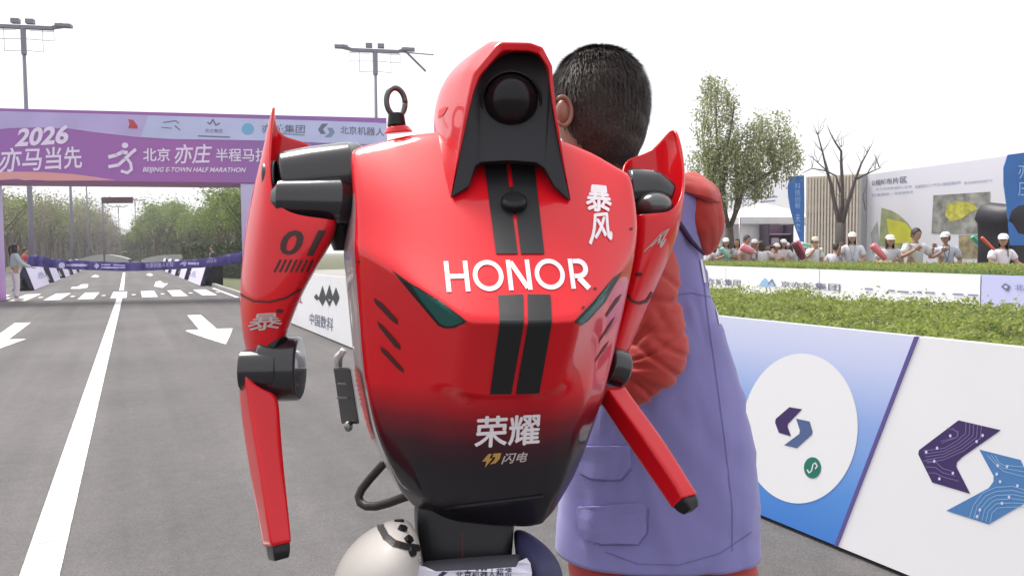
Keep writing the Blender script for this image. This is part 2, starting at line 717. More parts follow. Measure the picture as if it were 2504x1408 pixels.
# eyes
for outer, inner in (([(958, 660), (1000, 690), (1080, 738), (1143, 786), (1112, 801), (1090, 803), (1072, 796), (1020, 735)],
                      [(1008, 697), (1080, 743), (1134, 786), (1110, 796), (1092, 797), (1078, 790), (1035, 738)]),
                     ([(1521, 664), (1500, 678), (1450, 738), (1404, 786), (1419, 796), (1436, 786), (1480, 738)],
                      [(1490, 694), (1452, 741), (1412, 785), (1420, 790), (1434, 780), (1470, 740)])):
    poly_on(outer, T, M['black'], robot, 'eye_slot', .0006, 8)
    poly_on(inner, T, M['eyeglass'], robot, 'eye_lens', .0014, 8)
# vents
for a in ([(914, 728), (932, 738), (972, 780), (973, 794), (958, 784), (918, 742)],
          [(922, 784), (938, 796), (979, 842), (980, 856), (966, 848), (928, 800)],
          [(930, 846), (946, 856), (986, 900), (988, 912), (974, 902), (934, 860)]):
    poly_on(a, T, M['seam'], robot, 'vent_slot', .0007, 8)
for a in ([(1520, 718), (1512, 735), (1482, 776), (1480, 769), (1505, 730)], [(1504, 772), (1494, 795), (1464, 838), (1466, 828), (1490, 790)],
          [(1490, 832), (1480, 850), (1454, 886), (1457, 876), (1476, 846)]):
    poly_on(a, T, M['seam'], robot, 'vent_slot', .0007, 8)
# diagonal ribs on the side
for i in range(16):
    y = 893 + i * 11
    xl = 838 + (y - 860) * .23
    xr = 880 + (y - 860) * .20
    lay('side_rib', *stroke2([(xl + 4, y - 22), (xr - 2, y + 24)], 4.0), T, M['red_in'], robot, .003, 10)
# highlight along the lower torso crease, painted on as a grey line
lay('crease_highlight', *stroke2([(1088, 1241), (1326, 1211)], 5), T, M['darkgrey'], robot, .002, 10)

for q in ((1455, 706), (1426, 752), (876, 640), (1543, 560)):
    lay('fastener', *poly2(ellipse2(q[0], q[1], 4, 3.4, 10)), T, M['seam'], robot, .0009, 0)
# rim plates at the shoulder sockets
mb = MB()
c = P(857, 455, 1.30)
ax = (P(900, 440, 1.32) - P(820, 470, 1.28)).normalized()
mb.tube([c - ax * .012, c + ax * .03], [.075, .072], 28)
o = mb.build('shoulder_socket', M['blackgloss'], robot)
bev(o, .006)

# chest knob
kc = P(1257, 492, 1.118)
nrm = (CAM - kc).normalized() * .5 + Vector((0, 0, .65))
nrm.normalize()
mb = MB()
mb.tube([kc - nrm * .02, kc + nrm * .004, kc + nrm * .007], [.020, .020, .014], 24)
bev(mb.build('chest_knob', M['black'], robot), .003)
lay('knob_recess', *poly2(ellipse2(1257, 492, 38, 34, 30)), T, M['black'], robot, .0014, 10)

# ---------------------------------------------------------------- head hood
HL = [
    [(1102, 484, 1.135), (1143, 238, 1.125), (1160, 178, 1.13), (1222, 104, 1.135), (1297, 105, 1.135), (1327, 116, 1.135), (1351, 162, 1.13), (1354, 240, 1.125), (1396, 493, 1.14)],
    [(1080, 450, 1.18), (1112, 260, 1.17), (1130, 168, 1.18), (1190, 99, 1.185), (1290, 104, 1.185), (1324, 116, 1.185), (1347, 165, 1.18), (1352, 260, 1.18), (1382, 420, 1.19)],
    [(1058, 340, 1.30), (1048, 285, 1.30), (1062, 205, 1.30), (1112, 140, 1.30), (1235, 118, 1.30), (1300, 132, 1.30), (1330, 180, 1.30), (1345, 260, 1.30), (1372, 350, 1.30)],
    [(1075, 350, 1.40), (1062, 300, 1.40), (1085, 240, 1.40), (1135, 195, 1.40), (1220, 180, 1.40), (1280, 195, 1.40), (1310, 240, 1.40), (1330, 290, 1.40), (1350, 350, 1.40)],
    [(1110, 370, 1.44), (1110, 330, 1.45), (1130, 290, 1.45), (1170, 260, 1.45), (1220, 255, 1.45), (1265, 265, 1.45), (1290, 290, 1.45), (1310, 330, 1.45), (1325, 370, 1.44)],
]
hr = [[P(*q) for q in r] for r in HL]
inner = [(1104, 480, 1.137), (1151, 240, 1.128), (1173, 186, 1.133), (1228, 124, 1.138), (1294, 125, 1.138), (1318, 133, 1.138), (1342, 168, 1.133), (1346, 244, 1.128), (1393, 489, 1.142)]
inner2 = [(x * .97 + 1250 * .03, y * .98 + 300 * .02, d + .05) for x, y, d in inner]
hr = [[P(*q) for q in inner2], [P(*q) for q in inner]] + hr
v, f = loft(hr, False)
hood = mk('head_hood', v, f, M['red'], robot, True)
dd = {}
for r in (1, 2):
    for k in range(8):
        dd[(r * 9 + k, r * 9 + k + 1)] = .9
for r in (1, 2):
    for k in (2, 3, 4, 5, 6):
        dd[tuple(sorted((r * 9 + k, (r + 1) * 9 + k)))] = .6
for k in range(8):
    dd[(3 * 9 + k, 3 * 9 + k + 1)] = .35
crease(hood, dd)
sub(hood, 3)
# black face panel with two long prongs
fp = [(1105, 482, 1.128), (1150, 238, 1.150), (1173, 184, 1.175), (1228, 122, 1.185), (1296, 123, 1.185), (1320, 131, 1.18), (1343, 166, 1.17), (1347, 244, 1.150), (1393, 491, 1.133),
      (1356, 456, 1.133), (1331, 411, 1.142), (1312, 398, 1.145), (1245, 393, 1.145), (1176, 397, 1.145), (1161, 408, 1.142), (1146, 456, 1.133)]
pv = [P(*q) for q in fp]
ctr = P(1250, 250, 1.178)
back = [p + CF * .03 for p in pv]
mbv = pv + back
fs = [(i, (i + 1) % 16, 16 + (i + 1) % 16, 16 + i) for i in range(16)]
fs += [(0, 15, 14, 1), (1, 14, 13, 2), (2, 13, 12, 3), (3, 12, 4), (4, 12, 11, 5), (5, 11, 10, 6), (6, 10, 7), (7, 10, 9, 8)]
face = mk('face_panel', mbv, fs, M['darkgrey'], robot)
fix_normals(face)
bev(face, .0015, 1)
# face sensor: a glossy ball in a round bezel
mb = MB()
c0 = P(1250, 250, 1.165)
axis = (CAM - c0).normalized()
q = axis.to_track_quat('Z', 'Y').to_matrix()
R = .0490
vs, fs2 = [], []
for j in range(5):
    rr = [(R * 1.0, -.002), (R * .98, .004), (R * .93, .005), (R * .91, .0), (R * .88, -.008)][j]
    for i in range(48):
        a = 2 * math.pi * i / 48
        vs.append(c0 + q @ Vector((rr[0] * math.cos(a), rr[0] * math.sin(a), rr[1])))
for j in range(4):
    for i in range(48):
        fs2.append((j * 48 + i, j * 48 + (i + 1) % 48, (j + 1) * 48 + (i + 1) % 48, (j + 1) * 48 + i))
mk('sensor_bezel', vs, fs2, M['black'], robot, True)
mb.ell(c0 - axis * .004, (.0430, .0430, .036), q, 40, 24)
mb.build('face_sensor', M['lens'], robot, True)
lay('hood_slot', *poly2([(1074, 270), (1088, 262), (1096, 262), (1086, 280), (1072, 290)]), [hood], M['red_in'], robot, .001, 8)

# lifting eye
rc = P(968, 250, 1.27)
rx = (CR * .82 + CF * .55).normalized()
pts = [rc + rx * (.0165 * 1.06) * math.cos(a) + CU * .0240 * math.sin(a) for a in [2 * math.pi * i / 28 for i in range(29)]]
le = MB().tube(pts, .0048, 10).build('lifting_ring', mat('dark_steel', (.12, .12, .12), .4, metal=.7), robot, True)
mb = MB()
mb.tube([P(970, 310, 1.27), P(969, 278, 1.27)], [.0165, .0135], 14)
bev(mb.build('ring_base', M['black'], robot), .002)
mb = MB()
mb.tube([P(974, 326, 1.272), P(972, 308, 1.27)], [.026, .017], 20)
bev(mb.build('ring_collar', M['red'], robot), .003)

# ---------------------------------------------------------------- image-left arm
housing = MB()
a, b = P(690, 446, 1.255), P(862, 430, 1.29)
ax = (b - a).normalized()
housing.tube([a - ax * .004, a, a + ax * .05, b], [.042, .051, .056, .059], 40)
o = housing.build('shoulder_motor', M['blackgloss'], robot)
bev(o, .004)
mb = MB()
a2 = P(648, 448, 1.25)
mb.tube([a2, a - ax * .006], [.036, .038], 36)
bev(mb.build('shoulder_cap', mat('cap_black', (.02, .006, .008), .3, coat=.4), robot), .004)
mb = MB()
mb.tube([P(672, 492, 1.215), P(685, 492, 1.215), P(820, 492, 1.235), P(846, 500, 1.25)], [.024, .035, .040, .036], 36)
bev(mb.build('shoulder_lower_motor', M['blackgloss'], robot), .006)
mb = MB()
mb.tube([P(836, 400, 1.30), P(834, 540, 1.28), P(836, 612, 1.28)], [.036, .034, .014], 16)
mb.build('shoulder_bracket', M['black'], robot, True)

LA = [
    [(666, 256, 1.275), (652, 300, 1.27), (634, 380, 1.27), (608, 455, 1.27), (588, 550, 1.27), (576, 690, 1.26), (578, 790, 1.25), (596, 858, 1.24)],
    [(668, 262, 1.27), (658, 318, 1.25), (643, 400, 1.225), (634, 470, 1.205), (618, 580, 1.195), (607, 690, 1.19), (606, 790, 1.19), (616, 860, 1.2)],
    [(645, 455, 1.2), (650, 478, 1.195), (655, 497, 1.187), (655, 540, 1.18), (653, 580, 1.175), (648, 700, 1.17), (645, 790, 1.175), (644, 862, 1.19)],
    [(690, 524, 1.18), (696, 528, 1.178), (705, 531, 1.177), (705, 560, 1.17), (700, 600, 1.168), (688, 700, 1.165), (672, 790, 1.172), (662, 862, 1.19)],
    [(795, 534, 1.18), (796, 540, 1.18), (797, 548, 1.178), (790, 575, 1.175), (775, 620, 1.172), (735, 705, 1.175), (700, 790, 1.185), (678, 861, 1.195)],
    [(826, 541, 1.205), (827, 548, 1.205), (826, 556, 1.205), (818, 585, 1.205), (798, 625, 1.205), (746, 708, 1.205), (713, 790, 1.21), (692, 858, 1.215)],
    [(826, 538, 1.26), (824, 550, 1.27), (822, 560, 1.27), (812, 590, 1.27), (792, 628, 1.26), (740, 706, 1.25), (708, 790, 1.24), (686, 856, 1.24)],
    [(778, 365, 1.33), (775, 400, 1.33), (772, 440, 1.33), (760, 520, 1.32), (745, 610, 1.31), (712, 700, 1.29), (690, 790, 1.27), (672, 852, 1.26)],
    [(745, 347, 1.335), (742, 400, 1.335), (738, 440, 1.335), (725, 520, 1.325), (705, 610, 1.315), (680, 700, 1.295), (665, 790, 1.275), (652, 852, 1.265)],
    [(685, 335, 1.33), (682, 400, 1.33), (678, 440, 1.33), (668, 520, 1.325), (655, 610, 1.315), (640, 700, 1.3), (632, 790, 1.28), (630, 850, 1.265)],
    [(668, 306, 1.305), (662, 350, 1.31), (655, 420, 1.31), (640, 500, 1.305), (625, 610, 1.30), (608, 700, 1.285), (602, 790, 1.27), (610, 852, 1.255)],
]


def sleeve(name, cols, mat_, parent, creases=None, th=.004, slots=None):
    nr = len(cols[0])
    rr = [[P(*cols[k][r]) for k in range(len(cols))] for r in range(nr)]
    v, f = loft(rr, True)
    o = mk(name, v, f, mat_, parent, True)
    fix_normals(o)
    md = o.modifiers.new("s", 'SUBSURF'); md.levels = 3; md.render_levels = 3
    solid(o, th)
    bake(o)
    o.data.polygons.foreach_set('use_smooth', [True] * len(o.data.polygons))
    return o


larm = sleeve('upper_arm_shell', LA, M['red'], robot)
L_ = [larm]
text_on('01', [(694, 563), (798, 562), (764, 626), (680, 622)], L_, M['blackv'], robot, .02, maxlen=8)
for i in range(7):
    x = 672 + i * 13
    lay('hatch_mark', *stroke2([(x, 664), (x + 14, 636)], 5), L_, M['blackv'], robot, .001, 8)
lay('cuff_seam', *stroke2([(578, 705), (592, 722), (620, 736), (660, 738), (700, 728), (733, 707)], 5), L_, M['seam'], robot, .001, 8)
text_on('暴', [(622, 768), (682, 764), (692, 802), (602, 810)], L_, M['palep'], robot, 0, maxlen=6, fat=.5)
lay('fastener', *poly2(ellipse2(684, 760, 9, 5)), L_, M['seam'], robot, .001, 8)
# elbow motor
mb = MB()
e0, e1 = P(588, 905, 1.19), P(678, 903, 1.20)
mb.tube([e0, e1], [.0335, .034], 36)
bev(mb.build('elbow_motor', M['blackgloss'], robot), .003)
mb = MB()
mb.tube([P(640, 902, 1.22), P(736, 900, 1.225)], [.0535, .0535], 40)
o = bev(mb.build('elbow_drum', M['blackgloss'], robot), .006)
mb = MB()
mb.tube([P(690, 850, 1.2), P(655, 835, 1.21)], [.02, .02], 20)
bev(mb.build('elbow_link', M['black'], robot), .004)


def beam(name, secs, mat_, parent, lv=3, cr=.7):
    """rectangular section lofted bar; secs: list of 4 px corners"""
    rr = [[P(*q) for q in s] for s in secs]
    v, f = loft(rr, True, True, True)
    o = mk(name, v, f, mat_, parent, True)
    fix_normals(o)
    nn = len(secs[0])
    d = {}
    for r in range(len(secs)):
        for k in range(nn):
            if r + 1 < len(secs):
                d[tuple(sorted((r * nn + k, (r + 1) * nn + k)))] = cr
            if r in (0, len(secs) - 1):
                d[tuple(sorted((r * nn + k, r * nn + (k + 1) % nn)))] = .9
    crease(o, d)
    sub(o, lv)
    return o


fa = beam('forearm_shell', [
    [(578, 872, 1.2), (590, 872, 1.165), (592, 950, 1.165), (582, 950, 1.22)],
    [(581, 935, 1.21), (604, 950, 1.155), (682, 952, 1.175), (676, 950, 1.24)],
    [(586, 1010, 1.20), (612, 1010, 1.145), (684, 1010, 1.165), (678, 1010, 1.23)],
    [(606, 1140, 1.18), (636, 1140, 1.12), (694, 1140, 1.14), (686, 1140, 1.2)],
    [(628, 1260, 1.16), (652, 1260, 1.10), (707, 1255, 1.115), (698, 1255, 1.17)],
    [(642, 1338, 1.14), (664, 1336, 1.09), (713, 1325, 1.10), (706, 1325, 1.15)],
], M['red'], robot)
beam('forearm_tip', [
    [(648, 1330, 1.135), (668, 1330, 1.098), (709, 1322, 1.104), (703, 1322, 1.14)],
    [(651, 1352, 1.13), (670, 1352, 1.092), (711, 1344, 1.098), (705, 1344, 1.135)],
    [(656, 1368, 1.125), (672, 1372, 1.095), (707, 1362, 1.10), (702, 1362, 1.13)],
], M['black'], robot)
for q in ((597, 1108), (607, 1164), (588, 1038)):
    lay('fastener', *poly2(ellipse2(q[0] + 4, q[1], 3, 7)), [fa], M['black'], robot, .001, 0)

# ---------------------------------------------------------------- image-right arm
RA = [
    [(1661, 303, 1.375), (1676, 340, 1.375), (1679, 430, 1.365), (1675, 540, 1.35), (1640, 640, 1.34), (1590, 745, 1.33), (1540, 862, 1.31)],
    [(1678, 460, 1.34), (1677, 480, 1.33), (1674, 505, 1.32), (1660, 555, 1.31), (1625, 645, 1.30), (1575, 745, 1.30), (1527, 864, 1.29)],
    [(1655, 518, 1.29), (1652, 525, 1.29), (1648, 535, 1.285), (1635, 570, 1.28), (1603, 650, 1.275), (1555, 748, 1.275), (1515, 865, 1.28)],
    [(1600, 522, 1.275), (1598, 530, 1.27), (1597, 540, 1.27), (1590, 575, 1.265), (1575, 650, 1.26), (1540, 750, 1.265), (1503, 866, 1.275)],
    [(1550, 526, 1.28), (1550, 535, 1.28), (1550, 545, 1.28), (1550, 580, 1.275), (1545, 650, 1.27), (1522, 750, 1.275), (1492, 866, 1.28)],
    [(1525, 530, 1.34), (1525, 540, 1.34), (1525, 550, 1.34), (1525, 580, 1.335), (1520, 650, 1.33), (1505, 750, 1.32), (1485, 862, 1.31)],
    [(1512, 392, 1.43), (1515, 420, 1.43), (1520, 500, 1.42), (1520, 560, 1.41), (1515, 640, 1.4), (1505, 750, 1.37), (1488, 860, 1.34)],
    [(1560, 384, 1.44), (1562, 420, 1.44), (1565, 490, 1.43), (1560, 560, 1.42), (1545, 640, 1.41), (1520, 750, 1.38), (1500, 860, 1.35)],
    [(1602, 366, 1.445), (1605, 410, 1.44), (1605, 480, 1.43), (1600, 560, 1.42), (1580, 640, 1.4), (1545, 750, 1.375), (1515, 858, 1.345)],
    [(1636, 325, 1.42), (1645, 370, 1.42), (1648, 450, 1.41), (1640, 550, 1.4), (1610, 640, 1.38), (1570, 748, 1.36), (1530, 858, 1.335)],
]
rarm = sleeve('upper_arm_shell', RA, M['red'], robot)
text_on('风', [(1612, 572), (1640, 556), (1618, 606), (1572, 618)], [rarm], M['palep'], robot, 0, maxlen=6, fat=.5)
lay('cuff_seam', *stroke2([(1536, 722), (1545, 736), (1562, 741), (1580, 736), (1594, 716)], 7), [rarm], M['seam'], robot, .001, 8)
lay('fastener', *poly2(ellipse2(1562, 671, 9, 5)), [rarm], M['seam'], robot, .001, 8)
mb = MB()
mb.tube([P(1535, 470, 1.36), P(1600, 470, 1.36), P(1640, 485, 1.36)], [.045, .040, .028], 32)
bev(mb.build('shoulder_motor', M['blackgloss'], robot), .006)
mb = MB()
mb.ell(P(1600, 505, 1.325), (.034, .034, .026), CF.to_track_quat('Y', 'Z').to_matrix(), 24, 16)
mb.build('shoulder_lens', mat('grey_gloss', (.05, .055, .055), .2, coat=1), robot, True)
mb = MB()
mb.tube([P(1478, 890, 1.27), P(1522, 903, 1.285)], [.034, .034], 30)
bev(mb.build('elbow_motor', M['blackgloss'], robot), .006)
beam('forearm_shell', [
    [(1468, 985, 1.26), (1486, 950, 1.235), (1528, 942, 1.26), (1510, 965, 1.30)],
    [(1490, 1020, 1.24), (1510, 985, 1.22), (1552, 978, 1.245), (1530, 1010, 1.28)],
    [(1560, 1125, 1.19), (1590, 1090, 1.17), (1628, 1078, 1.195), (1600, 1115, 1.23)],
    [(1628, 1222, 1.15), (1660, 1192, 1.13), (1690, 1182, 1.15), (1665, 1212, 1.18)],
    [(1642, 1242, 1.14), (1668, 1216, 1.125), (1706, 1206, 1.145), (1680, 1232, 1.17)],
], M['red'], robot)
beam('forearm_tip', [
    [(1644, 1238, 1.14), (1668, 1216, 1.13), (1702, 1208, 1.145), (1680, 1230, 1.165)],
    [(1656, 1252, 1.135), (1680, 1226, 1.122), (1709, 1220, 1.138), (1692, 1242, 1.16)],
    [(1672, 1258, 1.13), (1688, 1246, 1.122), (1708, 1236, 1.136), (1694, 1250, 1.15)],
], M['black'], robot)

# ---------------------------------------------------------------- side unit, hose, waist
mb = MB()
mb.hexa([P(834, 1036, 1.42), P(878, 1036, 1.34), P(880, 1036, 1.42), P(850, 1036, 1.46), P(814, 898, 1.42), P(856, 898, 1.34), P(860, 898, 1.42), P(830, 898, 1.46)])
bev(mb.build('battery_pack', M['black'], robot), .004)
for y in (938, 972):
    mb = MB()
    mb.box(P(838, y, 1.372), (.020, .01, .0025), Matrix((CR, CF, CU)).transposed())
    mb.build('battery_clip', M['steel'], robot)
mb = MB()
mb.ell(P(852, 1042, 1.37), (.0085, .0085, .010), None, 14, 10)
mb.build('battery_knob', M['steel'], robot, True)
mb = MB()
mb.tube([P(826, 896, 1.40), P(828, 872, 1.40), P(840, 858, 1.38)], [.008, .009, .006], 12)
mb.build('battery_cap', M['silver'], robot, True)
hp = [(945, 1125, 1.33), (930, 1142, 1.33), (903, 1172, 1.33), (884, 1196, 1.33), (877, 1214, 1.325), (882, 1229, 1.32), (897, 1237, 1.31), (920, 1237, 1.30), (950, 1229, 1.29), (985, 1216, 1.28), (1010, 1208, 1.27)]
MB().tube([P(*q) for q in hp], .0078, 12).build('cable_hose', M['hose'], robot, True)
beam('waist', [
    [(1012, 1230, 1.24), (1020, 1238, 1.13), (1256, 1262, 1.13), (1262, 1236, 1.24)],
    [(1012, 1300, 1.22), (1022, 1310, 1.12), (1256, 1312, 1.12), (1256, 1300, 1.24)],
    [(1026, 1350, 1.2), (1036, 1366, 1.11), (1250, 1372, 1.11), (1252, 1350, 1.22)],
    [(1036, 1480, 1.2), (1046, 1480, 1.12), (1240, 1480, 1.12), (1245, 1480, 1.22)]], M['black'], robot)
lay('panel_seam', *stroke2([(1131, 1300), (1131, 1362)], 5), [robot.children[-1]], M['seam'], robot, .001, 8)
pel = beam('hip_bar', [
    [(1030, 1382, 1.085), (1262, 1362, 1.085), (1275, 1352, 1.11), (1046, 1368, 1.12)],
    [(1024, 1400, 1.06), (1268, 1380, 1.06), (1290, 1374, 1.11), (1030, 1376, 1.12)],
    [(1024, 1470, 1.06), (1268, 1460, 1.06), (1290, 1460, 1.12), (1030, 1470, 1.12)]], mat('grey_fabric', (.07, .07, .09), .7), robot)
# race slip tied to the hips
slip = [(996, 1385), (1012, 1378), (1040, 1386), (1066, 1396), (1150, 1393), (1262, 1386), (1268, 1372), (1288, 1363), (1297, 1376), (1301, 1400), (1296, 1460), (996, 1470), (990, 1420)]
sv, sf = poly2(slip)
dep = lambda x, y: 1.052 - .010 * math.cos((x - 1140) / 55) - (.012 if x < 1030 or x > 1262 else 0)
bmv = [P(x, y, dep(x, y)) for x, y in sv]
slipo = mk('race_slip', bmv, sf, M['paper'], robot)
solid(slipo, .0012); bake(slipo)
text_on('北京机器人租赁', [(1114, 1394), (1252, 1388), (1252, 1410), (1114, 1416)], [slipo], M['navy'], robot, .01, maxlen=8)
poly_on([(1072, 1404), (1084, 1396), (1096, 1397), (1082, 1408), (1084, 1424), (1074, 1418)], [slipo], M['navy'], robot, 'emblem', .001, 8)

# thigh cowls
C1 = [
    [(1000, 1258, 1.16), (1012, 1258, 1.13), (1022, 1275, 1.12)],
]


def dome(name, secs, mat_, lv=3):
    rr = [[P(*q) for q in s] for s in secs]
    v, f = loft(rr, True, True, True)
    o = mk(name, v, f, mat_, robot, True)
    fix_normals(o)
    sub(o, lv)
    return o


cowl = dome('thigh_cowl', [
    [(985, 1262, 1.20), (1002, 1258, 1.17), (1012, 1275, 1.14), (1015, 1300, 1.13), (1005, 1310, 1.18)],
    [(880, 1312, 1.20), (915, 1272, 1.10), (985, 1262, 1.05), (1045, 1325, 1.05), (1010, 1380, 1.2)],
    [(815, 1372, 1.18), (850, 1325, 1.07), (950, 1310, .99), (1055, 1375, 1.01), (1000, 1430, 1.2)],
    [(785, 1450, 1.15), (815, 1405, 1.04), (920, 1395, .95), (1035, 1450, .98), (980, 1500, 1.18)],
    [(785, 1570, 1.15), (815, 1550, 1.04), (920, 1550, .97), (1020, 1580, 1.0), (980, 1600, 1.18)],
    [(850, 1800, 1.25), (860, 1800, 1.14), (920, 1800, 1.08), (980, 1800, 1.1), (960, 1800, 1.25)]], M['cream'])
lay('cowl_band', *stroke2([(926, 1268), (932, 1290), (944, 1312), (964, 1328), (992, 1336), (1030, 1340)], 17), [cowl], M['hose'], robot, .001, 6)
for q in ((976, 1274), (984, 1294), (998, 1320), (1006, 1350)):
    h = bvh_of(cowl).ray_cast(CAM, ray(*q))
    if h[0]:
        nn = -h[1] if h[1].dot(CF) > 0 else h[1]
        mb = MB()
        mb.tube([h[0] - nn * .003, h[0] + nn * .005], [.0072, .0066], 6)
        mb.build('cowl_bolt', M['black'], robot)
poly_on([(1022, 1362), (1046, 1354), (1056, 1372), (1028, 1384)], [cowl], M['paper'], robot, 'cowl_tab', .001, 8)
cow2 = dome('thigh_cowl', [
    [(1250, 1290, 1.20), (1258, 1288, 1.16), (1275, 1290, 1.16), (1285, 1296, 1.18), (1270, 1300, 1.24)],
    [(1250, 1330, 1.18), (1262, 1320, 1.11), (1310, 1312, 1.10), (1335, 1325, 1.16), (1300, 1335, 1.26)],
    [(1250, 1400, 1.16), (1280, 1372, 1.06), (1350, 1350, 1.06), (1382, 1372, 1.14), (1330, 1400, 1.26)],
    [(1260, 1480, 1.14), (1300, 1440, 1.03), (1370, 1410, 1.03), (1398, 1430, 1.12), (1340, 1480, 1.26)],
    [(1270, 1700, 1.2), (1300, 1700, 1.1), (1360, 1700, 1.1), (1380, 1700, 1.16), (1340, 1700, 1.28)]], M['navy'])
cow2['label'] = 'navy thigh cowl'
cowl['label'] = 'cream thigh cowl with a dark band and bolts'
# shins and feet below the frame, down to the ground
for k, (x, dd_) in enumerate(((915, 1.17), (1325, 1.2))):
    kn = P(x, 1780, dd_)
    ft = Vector((kn.x, kn.y, .09)) + CF * .05
    ft.z = .09
    mb = MB()
    mb.tube([kn, kn.lerp(ft, .5), ft], [.055, .045, .03], 16)
    mb.build('shin', M['black'], robot, True)
    mb = MB()
    fd = Vector((-CF.x, -CF.y, 0)).normalized()
    sdv = Vector((-fd.y, fd.x, 0))
    mb.hexa([ft + fd * a_ + sdv * b_ - Vector((0, 0, ft.z)) + Vector((0, 0, z_)) for z_ in (0.0, 1) for a_, b_ in ((-.07, -.04), (.16, -.045), (.16, .045), (-.07, .04))][:4] +
            [ft + fd * a_ + sdv * b_ + Vector((0, 0, zz - ft.z)) for a_, b_, zz in ((-.05, -.03, .1), (.12, -.035, .05), (.12, .035, .05), (-.05, .03, .1))])
    bev(mb.build('foot', M['darkgrey'], robot), .012)

# ================================================================== PEOPLE
def skin(verts, edges, radii, lv=1, root=0):
    me = bpy.data.meshes.new("sk")
    me.from_pydata([tuple(v) for v in verts], edges, [])
    o = bpy.data.objects.new("sk", me)
    COL.objects.link(o)
    md = o.modifiers.new("k", 'SKIN')
    md.branch_smoothing = .4
    for i, r in enumerate(radii):
        r = r if hasattr(r, '__len__') else (r, r)
        me.skin_vertices[0].data[i].radius = r
        me.skin_vertices[0].data[i].use_root = (i == root)
    md2 = o.modifiers.new("s", 'SUBSURF')
    md2.levels = lv
    md2.render_levels = lv
    dg = bpy.context.evaluated_depsgraph_get()
    ev = o.evaluated_get(dg)
    m2 = ev.to_mesh()
    v = [x.co.copy() for x in m2.vertices]
    f = [tuple(p.vertices) for p in m2.polygons]
    ev.to_mesh_clear()
    bpy.data.objects.remove(o)
    return v, f


def hand(mb, wrist, dirv, palm, s=1.0, curl=.5, thumb=1, nseg=6):
    """palm slab, four unequal bent fingers and a thumb leaving the side of the palm"""
    d = Vector(dirv).normalized()
    n_ = Vector(palm)
    n_ = (n_ - d * n_.dot(d)).normalized()
    side = d.cross(n_) * thumb
    w = Vector(wrist)
    mb.ell(w + d * .045 * s, (.040 * s, .014 * s, .050 * s), Matrix((side, n_, d)).transposed(), 10, 8)
    for k, (off, ln) in enumerate(((-.030, .062), (-.010, .076), (.010, .082), (.029, .072))):
        p = w + d * .078 * s + side * off * s
        pts = [p - d * .02 * s, p]
        a = 0
        for seg in range(3):
            a += curl * (.5 + .25 * seg)
            dd_ = (d * math.cos(a) + n_ * math.sin(a)).normalized()
            pts.append(pts[-1] + dd_ * ln * s * (.42, .32, .26)[seg])
        mb.tube(pts, [.0085 * s, .0088 * s, .0082 * s, .0072 * s, .0050 * s], nseg)
    p = w + d * .022 * s + side * .030 * s
    td = (d * .65 + side * .7 + n_ * .35).normalized()
    td2 = (d * .9 + side * .15 + n_ * .4).normalized()
    mb.tube([p, p + td * .030 * s, p + td * .030 * s + td2 * .030 * s, p + td * .030 * s + td2 * .052 * s], [.011 * s, .0105 * s, .009 * s, .006 * s], nseg)


def head_geo(mb, c, R, s=1.0, nu=16, nv=12):
    """head ellipsoid with jaw, nose, lips and ears; R turns +Y (face) and Z (up)"""
    k0 = len(mb.v)
    mb.ell((0, 0, 0), (.076, .095, .118), None, nu, nv)
    for i in range(k0, len(mb.v)):
        v = mb.v[i]
        if v.z < 0:
            t = -v.z / .118
            v.x *= 1 - .28 * t
            v.y = v.y * (1 - .18 * t) + .012 * t
    mb.ell((0, .094, -.018), (.011, .017, .020), None, 8, 6)
    for sx in (-1, 1):
        mb.ell((sx * .077, -.005, -.008), (.009, .020, .030), None, 8, 6)
        mb.ell((sx * .028, .082, .012), (.016, .010, .006), None, 8, 4)
    mb.ell((0, .086, -.052), (.021, .008, .008), None, 8, 4)
    for i in range(k0, len(mb.v)):
        mb.v[i] = Vector(c) + R @ (mb.v[i] * s)


